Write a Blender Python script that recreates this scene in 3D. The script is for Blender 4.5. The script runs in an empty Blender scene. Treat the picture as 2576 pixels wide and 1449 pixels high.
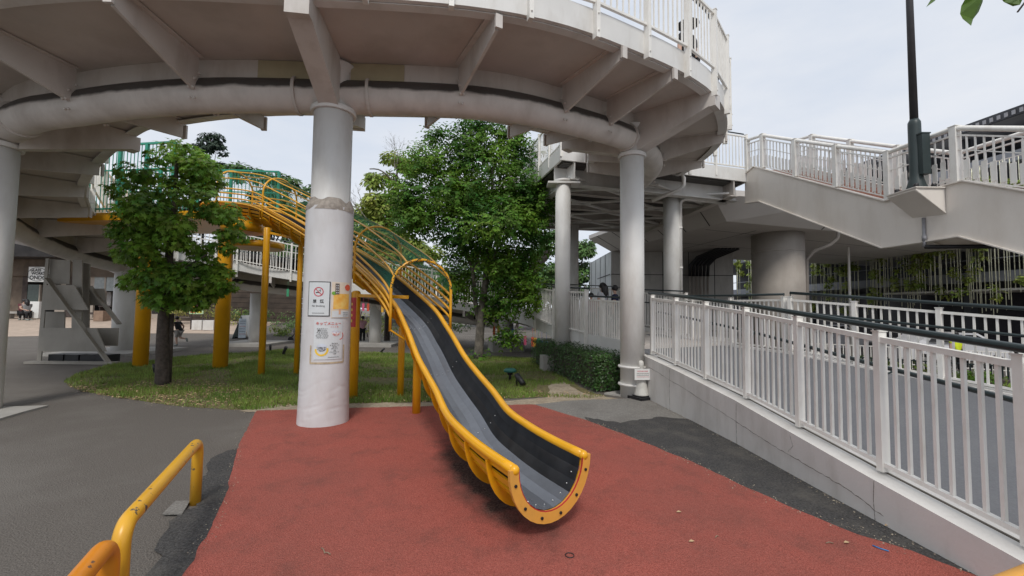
import bpy, math, random
from mathutils import Vector, Matrix, noise
V = Vector
R = math.radians
PI = math.pi
random.seed(7)
scene = bpy.context.scene
C = scene.collection
# ------------------------------------------------------------------ camera
CAM = V((0, 0, 1.6)); PITCH = R(3.0); ROLL = 0.012
FW = V((0, math.cos(PITCH), math.sin(PITCH)))
R0 = V((1, 0, 0)); U0 = V((0, -math.sin(PITCH), math.cos(PITCH)))
RT = R0 * math.cos(ROLL) + U0 * math.sin(ROLL)
UP = U0 * math.cos(ROLL) - R0 * math.sin(ROLL)
cd = bpy.data.cameras.new('camera'); cam = bpy.data.objects.new('camera', cd); C.objects.link(cam)
cd.sensor_width = 36; cd.lens = 36 * 1080 / 2576; cd.clip_start = 0.05; cd.clip_end = 2000
m3 = Matrix((RT, UP, -FW)).transposed()
cam.matrix_world = Matrix.Translation(CAM) @ m3.to_4x4()
scene.camera = cam
# ------------------------------------------------------------------ world
w = bpy.data.worlds.new('World'); scene.world = w; w.use_nodes = True
nt = w.node_tree; nt.nodes.clear()
def N(t, k): return t.nodes.new(k)
out = N(nt, 'ShaderNodeOutputWorld'); bg = N(nt, 'ShaderNodeBackground'); bg.inputs['Strength'].default_value = 0.1
sky = N(nt, 'ShaderNodeTexSky'); sky.sky_type = 'NISHITA'; sky.sun_disc = False
SUN_EL, SUN_AZ = R(52), R(178)
sky.sun_elevation = SUN_EL; sky.sun_rotation = SUN_AZ
tc = N(nt, 'ShaderNodeTexCoord'); mp = N(nt, 'ShaderNodeMapping'); mp.inputs['Scale'].default_value = (1.0, 1.3, 3.2)
n1 = N(nt, 'ShaderNodeTexNoise'); n1.inputs['Scale'].default_value = 1.6; n1.inputs['Detail'].default_value = 6; n1.inputs['Roughness'].default_value = .55
rp = N(nt, 'ShaderNodeValToRGB')
rp.color_ramp.elements[0].position = .36; rp.color_ramp.elements[0].color = (4.9, 5.35, 6.1, 1)
rp.color_ramp.elements[1].position = .66; rp.color_ramp.elements[1].color = (6.3, 6.4, 6.65, 1)
mx = N(nt, 'ShaderNodeMix'); mx.data_type = 'RGBA'; mx.inputs['Factor'].default_value = .93
L = nt.links.new
L(tc.outputs['Generated'], mp.inputs['Vector']); L(mp.outputs[0], n1.inputs['Vector']); L(n1.outputs['Fac'], rp.inputs[0])
L(sky.outputs[0], mx.inputs['A']); L(rp.outputs[0], mx.inputs['B']); L(mx.outputs['Result'], bg.inputs['Color']); L(bg.outputs[0], out.inputs[0])
sd = bpy.data.lights.new('sun', 'SUN'); sd.energy = 1.5; sd.angle = R(13); sd.color = (1, .96, .9)
so = bpy.data.objects.new('sun', sd); C.objects.link(so)
# sun sits behind the camera's right shoulder, high
sdir = V((math.sin(SUN_AZ) * math.cos(SUN_EL), math.cos(SUN_AZ) * math.cos(SUN_EL), math.sin(SUN_EL)))
so.rotation_euler = sdir.to_track_quat('Z', 'Y').to_euler(); so.location = (0, 0, 30)
vs = scene.view_settings
vs.view_transform = 'Standard'; vs.look = 'None'; vs.exposure = 0.5; vs.gamma = 1; vs.use_curve_mapping = False
# ------------------------------------------------------------------ measuring helpers
def ray(px, py): return FW + RT * ((px - 1288) / 1080) + UP * ((724.5 - py) / 1080)
def P(px, py, z=0.0):
    d = ray(px, py); return CAM + d * ((z - CAM.z) / d.z)
def Q(px, py, y):
    d = ray(px, py); return CAM + d * (y / d.y)
def sm(t): t = max(0, min(1, t)); return t * t * (3 - 2 * t)
def gh(x, y): return .8 * sm((y - 18) / 9) * sm((-8 - x) / 4) - .7 * sm((x - 9.4) / 2.2) * sm((y - 3) / 3)
# ------------------------------------------------------------------ materials
MATS = {}
def mat(name, col, rough=.6, metal=0, var=.12, scale=6, bump=0, bscale=None, col2=None, spec=.5, dirt=None, dscale=1.3, damt=.4, island=0, trans=0, soot=0):
    m = bpy.data.materials.new(name); m.use_nodes = True; t = m.node_tree; t.nodes.clear(); l = t.links.new
    o = N(t, 'ShaderNodeOutputMaterial'); b = N(t, 'ShaderNodeBsdfPrincipled')
    b.inputs['Roughness'].default_value = rough; b.inputs['Metallic'].default_value = metal; b.inputs['Specular IOR Level'].default_value = spec
    co = N(t, 'ShaderNodeTexCoord'); no = N(t, 'ShaderNodeTexNoise'); no.inputs['Scale'].default_value = scale; no.inputs['Detail'].default_value = 5
    g = N(t, 'ShaderNodeNewGeometry')
    l(g.outputs['Position'], no.inputs['Vector'])
    r = N(t, 'ShaderNodeValToRGB'); c2 = col2 or tuple(c * (1 + var) for c in col); c1 = tuple(c * (1 - var) for c in col) if not col2 else col
    r.color_ramp.elements[0].position = .35; r.color_ramp.elements[0].color = (*c1, 1)
    r.color_ramp.elements[1].position = .65; r.color_ramp.elements[1].color = (*[min(1, c) for c in c2], 1)
    l(no.outputs['Fac'], r.inputs[0]); cs = r.outputs[0]
    if dirt:
        n2 = N(t, 'ShaderNodeTexNoise'); n2.inputs['Scale'].default_value = dscale; n2.inputs['Detail'].default_value = 8; n2.inputs['Roughness'].default_value = .65
        vm = N(t, 'ShaderNodeVectorMath'); vm.operation = 'MULTIPLY'; vm.inputs[1].default_value = (1, 1, .35); l(g.outputs['Position'], vm.inputs[0]); l(vm.outputs[0], n2.inputs['Vector'])
        mr = N(t, 'ShaderNodeMapRange'); mr.inputs[1].default_value = .48; mr.inputs[2].default_value = .72; mr.inputs[4].default_value = damt
        l(n2.outputs['Fac'], mr.inputs[0])
        mm = N(t, 'ShaderNodeMix'); mm.data_type = 'RGBA'; l(mr.outputs[0], mm.inputs['Factor']); l(cs, mm.inputs['A']); mm.inputs['B'].default_value = (*dirt, 1); cs = mm.outputs['Result']
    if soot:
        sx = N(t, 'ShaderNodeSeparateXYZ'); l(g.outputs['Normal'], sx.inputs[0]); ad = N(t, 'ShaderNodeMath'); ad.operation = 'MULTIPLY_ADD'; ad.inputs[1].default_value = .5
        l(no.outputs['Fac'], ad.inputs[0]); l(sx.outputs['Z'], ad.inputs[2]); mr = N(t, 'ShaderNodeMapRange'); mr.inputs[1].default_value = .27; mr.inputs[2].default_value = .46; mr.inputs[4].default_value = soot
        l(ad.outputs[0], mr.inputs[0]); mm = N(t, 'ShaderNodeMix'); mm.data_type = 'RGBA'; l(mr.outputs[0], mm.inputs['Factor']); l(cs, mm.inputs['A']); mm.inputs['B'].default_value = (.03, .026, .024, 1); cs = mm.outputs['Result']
    if island:
        hs = N(t, 'ShaderNodeHueSaturation'); mr = N(t, 'ShaderNodeMapRange'); mr.inputs[3].default_value = 1 - island; mr.inputs[4].default_value = 1 + island
        l(g.outputs['Random Per Island'], mr.inputs[0]); l(mr.outputs[0], hs.inputs['Value']); l(cs, hs.inputs['Color'])
        mh = N(t, 'ShaderNodeMapRange'); mh.inputs[3].default_value = .475; mh.inputs[4].default_value = .515; l(g.outputs['Random Per Island'], mh.inputs[0]); l(mh.outputs[0], hs.inputs['Hue'])
        cs = hs.outputs[0]
    l(cs, b.inputs['Base Color'])
    if bump:
        bp = N(t, 'ShaderNodeBump'); bp.inputs['Strength'].default_value = bump; bp.inputs['Distance'].default_value = .02
        n3 = N(t, 'ShaderNodeTexNoise'); n3.inputs['Scale'].default_value = bscale or scale; n3.inputs['Detail'].default_value = 6
        l(g.outputs['Position'], n3.inputs['Vector']); l(n3.outputs['Fac'], bp.inputs['Height']); l(bp.outputs[0], b.inputs['Normal'])
    if trans:
        tr = N(t, 'ShaderNodeBsdfTranslucent'); ms = N(t, 'ShaderNodeMixShader'); ms.inputs[0].default_value = trans
        l(cs, tr.inputs['Color']); l(b.outputs[0], ms.inputs[1]); l(tr.outputs[0], ms.inputs[2]); l(ms.outputs[0], o.inputs[0])
    else: l(b.outputs[0], o.inputs[0])
    MATS[name] = m; return m
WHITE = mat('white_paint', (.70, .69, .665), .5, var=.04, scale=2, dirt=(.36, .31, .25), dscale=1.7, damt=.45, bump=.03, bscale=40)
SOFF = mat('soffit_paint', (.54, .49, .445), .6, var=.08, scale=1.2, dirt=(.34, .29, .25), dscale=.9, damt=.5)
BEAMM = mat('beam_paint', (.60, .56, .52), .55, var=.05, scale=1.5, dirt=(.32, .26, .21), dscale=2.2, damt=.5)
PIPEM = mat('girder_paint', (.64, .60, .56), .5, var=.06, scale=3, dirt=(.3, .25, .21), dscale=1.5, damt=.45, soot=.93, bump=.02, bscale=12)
RAILW = mat('rail_paint', (.80, .78, .735), .45, var=.04, scale=4, dirt=(.48, .42, .34), dscale=8, damt=.35)
YEL = mat('yellow_paint', (.76, .37, .010), .3, var=.05, scale=3, dirt=(.55, .26, .02), dscale=2.5, damt=.5)
YEL2 = mat('yellow_ochre_paint', (.70, .34, .06), .45, var=.05, scale=5, dirt=(.45, .25, .07), dscale=9, damt=.4)
DKG = mat('dark_green_rail', (.018, .03, .032), .35, var=.15, scale=8)
ASPH = mat('asphalt', (.13, .115, .10), .9, var=.3, scale=85, dirt=(.20, .185, .165), dscale=.45, damt=.75, bump=.9, bscale=90)
ASPH2 = mat('dark_asphalt', (.05, .048, .047), .9, var=.5, scale=55, dirt=(.125, .115, .10), dscale=2.5, damt=.6, bump=1, bscale=60)
ASPH3 = mat('pale_asphalt', (.2, .19, .175), .9, var=.2, scale=50, dirt=(.12, .11, .1), dscale=2, damt=.6, bump=.6, bscale=80)
RAMPA = mat('ramp_asphalt', (.125, .128, .138), .85, var=.1, scale=50, dirt=(.17, .17, .175), dscale=.8, damt=.4, bump=.2, bscale=90)
CONC = mat('concrete', (.36, .345, .32), .8, var=.07, scale=3, dirt=(.2, .185, .16), dscale=1.1, damt=.5, bump=.15, bscale=25)
CONCD = mat('concrete_brown', (.36, .325, .29), .85, var=.08, scale=1.5, dirt=(.22, .19, .16), dscale=.8, damt=.6, bump=.15, bscale=20)
CWALL = mat('painted_wall', (.68, .66, .63), .75, var=.04, scale=2, dirt=(.36, .33, .28), dscale=2.2, damt=.5, bump=.1, bscale=30)
SAND = mat('sandy_soil', (.36, .30, .22), .95, var=.2, scale=20, dirt=(.16, .12, .08), dscale=3, damt=.7, bump=.8, bscale=50)
SOIL = mat('lawn_soil', (.14, .12, .05), .95, var=.3, scale=12, dirt=(.09, .13, .03), dscale=1.2, damt=.9, bump=1, bscale=40)
BARK = mat('bark', (.075, .06, .05), .9, var=.3, scale=14, bump=1, bscale=25)
BARKL = mat('pale_bark', (.2, .18, .15), .9, var=.3, scale=8, bump=.8, bscale=25)
BLACK = mat('black', (.012, .012, .014), .5)
DARK = mat('dark_interior', (.02, .018, .018), .8, var=.4, scale=2)
# ------------------------------------------------------------------ mesh builder
def worldloc(o):
    v = V((0, 0, 0))
    while o: v = v + o.location; o = o.parent
    return v
class MB:
    def __init__(s): s.v = []; s.f = []; s.sm = []; s.mi = []
    def add(s, vs, fs, smooth=False, mi=0):
        b = len(s.v); s.v += [tuple(x) for x in vs]
        for f in fs: s.f.append([b + i for i in f]); s.sm.append(smooth); s.mi.append(mi)
        return s
    def box(s, c, sz, rz=0, mi=0):
        c = V(c); a, b, h = sz[0] / 2, sz[1] / 2, sz[2] / 2; cs, sn = math.cos(rz), math.sin(rz)
        vs = []
        for z in (-h, h):
            for x, y in ((-a, -b), (a, -b), (a, b), (-a, b)): vs.append(c + V((x * cs - y * sn, x * sn + y * cs, z)))
        return s.add(vs, [(3, 2, 1, 0), (4, 5, 6, 7), (0, 1, 5, 4), (1, 2, 6, 5), (2, 3, 7, 6), (3, 0, 4, 7)], mi=mi)
    def bar(s, p0, p1, wd, ht, up=None, mi=0):
        p0 = V(p0); p1 = V(p1); t = (p1 - p0).normalized(); up = V(up) if up else V((0, 0, 1))
        if abs(t.dot(up)) > .98: up = V((0, 1, 0))
        sd = t.cross(up).normalized(); u = sd.cross(t)
        vs = [p + sd * a * wd / 2 + u * b * ht / 2 for p in (p0, p1) for a, b in ((-1, -1), (1, -1), (1, 1), (-1, 1))]
        return s.add(vs, [(0, 1, 2, 3), (7, 6, 5, 4), (0, 4, 5, 1), (1, 5, 6, 2), (2, 6, 7, 3), (3, 7, 4, 0)], mi=mi)
    def hexa(s, pts, mi=0):   # 8 points: bottom 4, top 4
        return s.add(pts, [(3, 2, 1, 0), (4, 5, 6, 7), (0, 1, 5, 4), (1, 2, 6, 5), (2, 3, 7, 6), (3, 0, 4, 7)], mi=mi)
    def tube(s, pts, r, n=8, caps=True, mi=0, smooth=True):
        pts = [V(p) for p in pts]; k = len(pts); rs = r if isinstance(r, (list, tuple)) else [r] * k
        vs = []; pu = None
        for i, p in enumerate(pts):
            t = (pts[min(i + 1, k - 1)] - pts[max(i - 1, 0)]).normalized()
            if pu is None: pu = V((0, 0, 1)) if abs(t.z) < .9 else V((1, 0, 0))
            sd = t.cross(pu)
            if sd.length < 1e-4: sd = t.cross(V((.3, 1, .2)))
            sd.normalize(); u = sd.cross(t); pu = u
            for j in range(n):
                a = 2 * PI * j / n; vs.append(p + sd * math.cos(a) * rs[i] + u * math.sin(a) * rs[i])
        fs = [(i * n + j, (i + 1) * n + j, (i + 1) * n + (j + 1) % n, i * n + (j + 1) % n) for i in range(k - 1) for j in range(n)]
        s.add(vs, fs, smooth, mi)
        if caps:
            b = len(s.v) - len(vs)
            s.f.append([b + j for j in range(n)]); s.sm.append(False); s.mi.append(mi)
            s.f.append([b + (k - 1) * n + j for j in reversed(range(n))]); s.sm.append(False); s.mi.append(mi)
        return s
    def lathe(s, c, prof, n=24, mi=0, smooth=True):   # prof: (r, z)
        c = V(c); vs = [c + V((r * math.cos(2 * PI * j / n), r * math.sin(2 * PI * j / n), z)) for r, z in prof for j in range(n)]
        fs = [(i * n + j, i * n + (j + 1) % n, (i + 1) * n + (j + 1) % n, (i + 1) * n + j) for i in range(len(prof) - 1) for j in range(n)]
        s.add(vs, fs, smooth, mi); b = len(s.v) - len(vs)
        if prof[0][0] > 1e-4: s.f.append([b + j for j in reversed(range(n))]); s.sm.append(False); s.mi.append(mi)
        if prof[-1][0] > 1e-4: s.f.append([b + (len(prof) - 1) * n + j for j in range(n)]); s.sm.append(False); s.mi.append(mi)
        return s
    def prism(s, poly, z0, z1, mi=0):
        n = len(poly); a = sum(poly[i][0] * poly[(i + 1) % n][1] - poly[(i + 1) % n][0] * poly[i][1] for i in range(n))
        if a < 0: poly = poly[::-1]
        vs = [(p[0], p[1], z0) for p in poly] + [(p[0], p[1], z1) for p in poly]
        return s.add(vs, [list(range(n))[::-1], list(range(n, 2 * n))] + [(i, (i + 1) % n, n + (i + 1) % n, n + i) for i in range(n)], mi=mi)
    def ball(s, c, r, n=10, mi=0, sc=(1, 1, 1)):
        c = V(c); m = max(4, n // 2 + 1); vs = []
        for i in range(m + 1):
            a = PI * i / m
            for j in range(n):
                b = 2 * PI * j / n; vs.append(c + V((r * sc[0] * math.sin(a) * math.cos(b), r * sc[1] * math.sin(a) * math.sin(b), r * sc[2] * math.cos(a))))
        fs = [(i * n + j, (i + 1) * n + j, (i + 1) * n + (j + 1) % n, i * n + (j + 1) % n) for i in range(m) for j in range(n)]
        return s.add(vs, fs, True, mi)
    def sweep(s, frames, prof, closed=True, smooth=False, mi=0, caps=True):
        # frames: (pos, side, up); prof: (a, b)
        n = len(prof); k = len(frames)
        vs = [p + sd * a + u * b for p, sd, u in frames for a, b in prof]
        m = n if closed else n - 1
        fs = [(i * n + j, i * n + (j + 1) % n, (i + 1) * n + (j + 1) % n, (i + 1) * n + j) for i in range(k - 1) for j in range(m)]
        s.add(vs, fs, smooth, mi)
        if closed and caps:
            b = len(s.v) - len(vs); s.f.append([b + j for j in reversed(range(n))]); s.sm.append(False); s.mi.append(mi)
            s.f.append([b + (k - 1) * n + j for j in range(n)]); s.sm.append(False); s.mi.append(mi)
        return s
    def build(s, name, mats, parent=None, org=None):
        me = bpy.data.meshes.new(name)
        if not isinstance(mats, (list, tuple)): mats = [mats]
        if parent is not None: o0 = worldloc(parent)
        elif org is not None: o0 = V(org)
        else:
            xs = [v[0] for v in s.v]; ys = [v[1] for v in s.v]; zs = [v[2] for v in s.v]
            o0 = V(((min(xs) + max(xs)) / 2, (min(ys) + max(ys)) / 2, min(zs)))
        me.from_pydata([(v[0] - o0.x, v[1] - o0.y, v[2] - o0.z) for v in s.v], [], s.f)
        me.polygons.foreach_set('use_smooth', s.sm); me.polygons.foreach_set('material_index', s.mi)
        for m in mats: me.materials.append(m)
        me.update()
        o = bpy.data.objects.new(name, me); C.objects.link(o)
        if parent is not None: o.parent = parent
        else: o.location = o0
        return o
def tag(o, label=None, cat=None, group=None, kind=None):
    if label: o['label'] = label
    if cat: o['category'] = cat
    if group: o['group'] = group
    if kind: o['kind'] = kind
    return o
def thing(name, loc, label, cat, group=None):
    o = bpy.data.objects.new(name, None); C.objects.link(o); o.location = loc; o.empty_display_size = .1
    return tag(o, label, cat, group)
def part(name, mb, m, parent, label=None):
    o = mb.build(name, m, parent)
    if label: o['label'] = label
    return o
def crom(pts, step):
    pts = [V(p) for p in pts]; q = [pts[0] * 2 - pts[1]] + pts + [pts[-1] * 2 - pts[-2]]; dense = []
    for i in range(1, len(q) - 2):
        a, b, c, d = q[i - 1:i + 3]
        for k in range(24):
            t = k / 24
            dense.append(.5 * ((2 * b) + (c - a) * t + (2 * a - 5 * b + 4 * c - d) * t * t + (3 * b - a - 3 * c + d) * t ** 3))
    dense.append(pts[-1]); return resample(dense, step)
def resample(pts, step):
    pts = [V(p) for p in pts]; ds = [0]
    for a, b in zip(pts, pts[1:]): ds.append(ds[-1] + (b - a).length)
    n = max(1, round(ds[-1] / step)); res = []; j = 0
    for i in range(n + 1):
        t = ds[-1] * i / n
        while j < len(ds) - 2 and ds[j + 1] < t: j += 1
        f = (t - ds[j]) / max(1e-9, ds[j + 1] - ds[j]); res.append(pts[j].lerp(pts[j + 1], min(1, f)))
    return res
def frames_h(pts):   # position, outward side (right of travel), vertical up
    fr = []
    for i, p in enumerate(pts):
        t = pts[min(i + 1, len(pts) - 1)] - pts[max(i - 1, 0)]; sd = V((t.y, -t.x, 0)).normalized(); fr.append((p, sd, V((0, 0, 1))))
    return fr
def sheet(name, poly, z, m, label=None, kind='structure', jit=.0, seed=1, sub=.12):
    pts = [V((p[0], p[1], 0)) for p in poly]; pts.append(pts[0]); rs = resample(pts, sub)[:-1]
    if jit:
        rs = [p + V((noise.noise((p.x * 3.1, p.y * 3.1, seed)) + .6 * noise.noise((p.x * 11, p.y * 11, seed)), noise.noise((p.x * 3.1, p.y * 3.1, seed + 9)) + .6 * noise.noise((p.x * 11, p.y * 11, seed + 5)), 0)) * jit for p in rs]
    n = len(rs); a = sum(rs[i].x * rs[(i + 1) % n].y - rs[(i + 1) % n].x * rs[i].y for i in range(n))
    if a < 0: rs = rs[::-1]
    mb = MB(); mb.add([(p.x, p.y, z) for p in rs], [list(range(n))])
    o = mb.build(name, m); tag(o, label, kind=kind); return o
def fence(name, label, cat, group, line, step, h=1.1, post=(.06, .09), gap=.12, bar=.02, below=0., lo=.1, handrail=0, hmat=None, m=None, rs=.04, postm=None, over=.03, mid=None, inward=0, pickw=None):
    m = m or RAILW; pts = resample(line, step) if step else [V(p) for p in line]; root = thing(name, pts[0], label, cat, group)
    n = len(pts)
    for i, p in enumerate(pts):
        t = pts[min(i + 1, n - 1)] - pts[max(i - 1, 0)]; rz = math.atan2(t.y, t.x)
        mb = MB(); mb.box(p + V((0, 0, (h + over - below) / 2)), (post[0], post[1], h + over + below), rz)
        mb.box(p + V((0, 0, h + over + .006)), (post[0] * 1.25, post[1] * 1.15, .012), rz)
        if below > .35:
            for zb_ in (-.10, -.33):
                for s_ in (-1, 1): mb.ball(p + V((-math.sin(rz) * s_, math.cos(rz) * s_, 0)) * (post[1] / 2 + .004) + V((0, 0, zb_)), .014, 6)
        part('post', mb, postm or m, root)
        if i < n - 1:
            q = pts[i + 1]; e = (q - p).normalized(); a = p + e * post[0] * .5; b = q - e * post[0] * .5
            mb = MB(); up = V((0, 0, 1))
            mb.bar(a + up * lo, b + up * lo, rs, rs * .8); mb.bar(a + up * (h - .03), b + up * (h - .03), rs * 1.2, rs)
            if mid:
                for zz in mid: mb.bar(a + up * zz, b + up * zz, rs * .6, rs * .6)
            L_ = (b - a).length; k = max(1, round(L_ / gap)); ang = math.atan2(e.y, e.x)
            for j in range(1, k):
                c = a.lerp(b, j / k); mb.box(c + up * ((lo + h - .03) / 2), (bar, bar, h - .03 - lo), ang)
                if pickw: mb.box(c + up * (lo + .05 + .17) + V((math.sin(ang), -math.cos(ang), 0)) * .02, (pickw, .012, .34), ang)
            part('picket_panel', mb, m, root)
    if handrail:
        fr = frames_h(pts)
        for hz, side, hr in handrail:
            mb = MB(); hp = [p + s * side + V((0, 0, hz)) for p, s, u in fr]; mb.tube(hp, hr, 8)
            for (p, s, u), q in zip(fr, hp):
                mb.tube([p + V((0, 0, min(hz, h))) if hz > h else p + V((0, 0, hz - .05)), q], .008, 5)
            part('handrail', mb, hmat or DKG, root)
    return root
# ================================================================== GROUND
mb = MB(); xs = [-400, -120, -60] + [-45 + i * 1.5 for i in range(31)] + [4, 9, 9.6, 10.2, 10.8, 11.4, 12, 16, 20, 60, 150, 400]; ys = [-60, -10, 0, 3, 4, 5, 6, 8, 14] + [16 + i for i in range(16)] + [40, 60, 120, 300, 900]
vs = [(x, y, gh(x, y)) for y in ys for x in xs]; nx = len(xs)
mb.add(vs, [(j * nx + i, j * nx + i + 1, (j + 1) * nx + i + 1, (j + 1) * nx + i) for j in range(len(ys) - 1) for i in range(nx - 1)], True)
tag(mb.build('ground', ASPH), kind='structure')
def G(l): return [P(x, y) for x, y in l]
lawn_px = [(158, 962), (200, 938), (270, 920), (345, 912), (430, 900), (560, 890), (700, 880), (800, 876), (905, 884), (960, 888), (1100, 893), (1200, 897), (1372, 903), (1400, 940), (1480, 985), (1530, 1000), (1490, 1004), (1360, 1000), (1100, 1010), (900, 1017), (760, 1020), (640, 1033), (520, 1028), (430, 1020), (300, 1001), (200, 984)]
lawn_poly = G(lawn_px)
sheet('lawn_soil', lawn_poly, .004, SOIL, jit=.06)
sand_px = [(600, 1036), (700, 1018), (1000, 1014), (1250, 1012), (1380, 1000), (1385, 965), (1420, 962), (1465, 990), (1530, 1000), (1610, 1012), (1500, 1026), (1350, 1028), (1000, 1034), (700, 1042)]
sheet('sandy_edge', G(sand_px), .008, SAND, jit=.07)
pale_px = [(1345, 1018), (1420, 1010), (1580, 1004), (1650, 1006), (1780, 1072), (1700, 1075), (1560, 1092), (1430, 1060)]
sheet('pale_pavement', G(pale_px), .012, ASPH3, jit=.05)
dark_px = [(1470, 1052), (1560, 1064), (1660, 1052), (1760, 1058), (2050, 1190), (2300, 1330), (2640, 1490), (2700, 1570), (2500, 1540), (1980, 1330), (1790, 1220), (1560, 1130)]
sheet('asphalt_repair_strip', G(dark_px), .016, ASPH2, jit=.09, sub=.07)
darkl_px = [(590, 1128), (540, 1150), (520, 1185), (510, 1230), (490, 1275), (440, 1300), (400, 1380), (360, 1449), (330, 1540), (520, 1540), (600, 1300), (620, 1150)]
sheet('asphalt_repair_patch', G(darkl_px), .016, ASPH2, jit=.09, seed=4, sub=.07)
RED = bpy.data.materials.new('red_rubber'); RED.use_nodes = True
def red_nodes(m):
    t = m.node_tree; t.nodes.clear(); l = t.links.new
    o = N(t, 'ShaderNodeOutputMaterial'); b = N(t, 'ShaderNodeBsdfPrincipled'); b.inputs['Roughness'].default_value = .88; b.inputs['Specular IOR Level'].default_value = .25
    g = N(t, 'ShaderNodeNewGeometry')
    def noi(sc, de, ro=.5):
        n = N(t, 'ShaderNodeTexNoise'); n.inputs['Scale'].default_value = sc; n.inputs['Detail'].default_value = de; n.inputs['Roughness'].default_value = ro; l(g.outputs['Position'], n.inputs['Vector']); return n.outputs['Fac']
    def ramp(f, a, b_, c1, c2):
        r = N(t, 'ShaderNodeValToRGB'); r.color_ramp.elements[0].position = a; r.color_ramp.elements[1].position = b_; r.color_ramp.elements[0].color = (*c1, 1); r.color_ramp.elements[1].color = (*c2, 1); l(f, r.inputs[0]); return r.outputs[0]
    def mixc(f, a, b_):
        m_ = N(t, 'ShaderNodeMix'); m_.data_type = 'RGBA'; l(f, m_.inputs['Factor']); l(a, m_.inputs['A'])
        if isinstance(b_, tuple): m_.inputs['B'].default_value = (*b_, 1)
        else: l(b_, m_.inputs['B'])
        return m_.outputs['Result']
    base = ramp(noi(180, 2), .35, .68, (.24, .055, .040), (.50, .14, .108))
    big = ramp(noi(.9, 6, .6), .4, .7, (0, 0, 0), (.5, .5, .5))
    c = mixc(big, base, (.20, .078, .062)); big2 = ramp(noi(3.2, 7, .7), .5, .72, (0, 0, 0), (.45, .45, .45)); c = mixc(big2, c, (.13, .06, .048))
    sp = ramp(noi(260, 1), .70, .74, (0, 0, 0), (.6, .6, .6)); c = mixc(sp, c, (.55, .42, .36))
    # worn, blackened crumb along the run-out of the slide, plus slide shade painted in
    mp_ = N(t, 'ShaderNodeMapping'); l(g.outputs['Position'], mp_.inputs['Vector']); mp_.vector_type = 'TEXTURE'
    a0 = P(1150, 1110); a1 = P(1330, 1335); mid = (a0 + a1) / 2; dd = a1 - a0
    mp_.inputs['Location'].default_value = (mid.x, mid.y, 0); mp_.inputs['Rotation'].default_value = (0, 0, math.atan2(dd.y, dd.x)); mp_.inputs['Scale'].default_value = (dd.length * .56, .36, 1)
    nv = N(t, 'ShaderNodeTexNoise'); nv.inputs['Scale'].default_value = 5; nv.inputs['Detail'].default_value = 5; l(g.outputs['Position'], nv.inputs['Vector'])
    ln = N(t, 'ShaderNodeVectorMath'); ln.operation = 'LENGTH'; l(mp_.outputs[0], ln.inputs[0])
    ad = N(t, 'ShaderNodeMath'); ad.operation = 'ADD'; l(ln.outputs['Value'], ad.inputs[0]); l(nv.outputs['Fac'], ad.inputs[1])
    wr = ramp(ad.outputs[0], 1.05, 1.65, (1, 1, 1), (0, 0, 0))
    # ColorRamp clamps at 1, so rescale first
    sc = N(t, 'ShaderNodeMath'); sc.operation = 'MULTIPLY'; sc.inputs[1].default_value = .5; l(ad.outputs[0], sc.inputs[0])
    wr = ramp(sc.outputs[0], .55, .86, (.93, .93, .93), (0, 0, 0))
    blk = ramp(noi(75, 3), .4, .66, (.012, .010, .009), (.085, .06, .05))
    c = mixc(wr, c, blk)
    l(c, b.inputs['Base Color'])
    bp = N(t, 'ShaderNodeBump'); bp.inputs['Strength'].default_value = .9; bp.inputs['Distance'].default_value = .015; l(noi(120, 4), bp.inputs['Height']); l(bp.outputs[0], b.inputs['Normal']); l(b.outputs[0], o.inputs[0])
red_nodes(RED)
red_px = [(645, 1036), (622, 1080), (606, 1110), (592, 1150), (575, 1235), (540, 1310), (500, 1390), (462, 1449), (400, 1560), (2750, 1560), (2430, 1446), (2300, 1396), (2140, 1345), (1980, 1278), (1790, 1188), (1700, 1150), (1560, 1092), (1480, 1062), (1345, 1020), (1000, 1026), (800, 1032)]
red_poly = G(red_px)
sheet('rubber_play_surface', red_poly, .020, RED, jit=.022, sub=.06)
# shop forecourt paving, raised beyond the asphalt
BEIGE = mat('beige_paving', (.42, .33, .26), .9, var=.1, scale=4, dirt=(.3, .24, .19), dscale=.7, damt=.5)
mb = MB(); xs = [-45 + i * 1.5 for i in range(22)]; ys = [20.6 + i * .6 for i in range(20)]; nx = len(xs)
mb.add([(x, y + .9 * math.sin(x * .3), gh(x, y + .9 * math.sin(x * .3)) + .01) for y in ys for x in xs], [(j * nx + i, j * nx + i + 1, (j + 1) * nx + i + 1, (j + 1) * nx + i) for j in range(len(ys) - 1) for i in range(nx - 1)], True)
tag(mb.build('forecourt_paving', BEIGE), kind='structure')
# ================================================================== SPIRAL FOOTBRIDGE
CL = [(3.9, 9.9, .86), (3.4, 11.6, .90), (2.8, 13.2, 1.0), (2.0, 16.0, 1.3), (.6, 18.2, 1.52), (-2.5, 19.2, 1.9), (-5.7, 19.0, 2.35), (-8.6, 18.9, 2.85), (-11.4, 17.7, 3.2), (-13.3, 14.8, 3.55), (-12.9, 11.6, 3.98), (-10.8, 8.6, 4.45), (-7.75, 6.45, 4.92), (-6.1, 6.0, 5.06), (-4.4, 5.9, 5.19), (-2.7, 6.1, 5.30), (-.6, 6.45, 5.42), (.73, 7.05, 5.48), (2.33, 8.25, 5.58), (3.3, 10.0, 5.74), (3.6, 12.0, 5.92), (3.6, 12.9, 6.0)]
path = crom(CL, .25); FR = frames_h(path); HW = 1.5
def near(x, y, zmin=0):   # index of path sample nearest to a plan point
    return min((i for i in range(len(path)) if path[i].z >= zmin), key=lambda i: (path[i].x - x) ** 2 + (path[i].y - y) ** 2)
br = thing('spiral_footbridge', (0, 6, 0), 'grey-white spiral ramp bridge curling over the lawn on a fat round pipe girder', 'footbridge')
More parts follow.
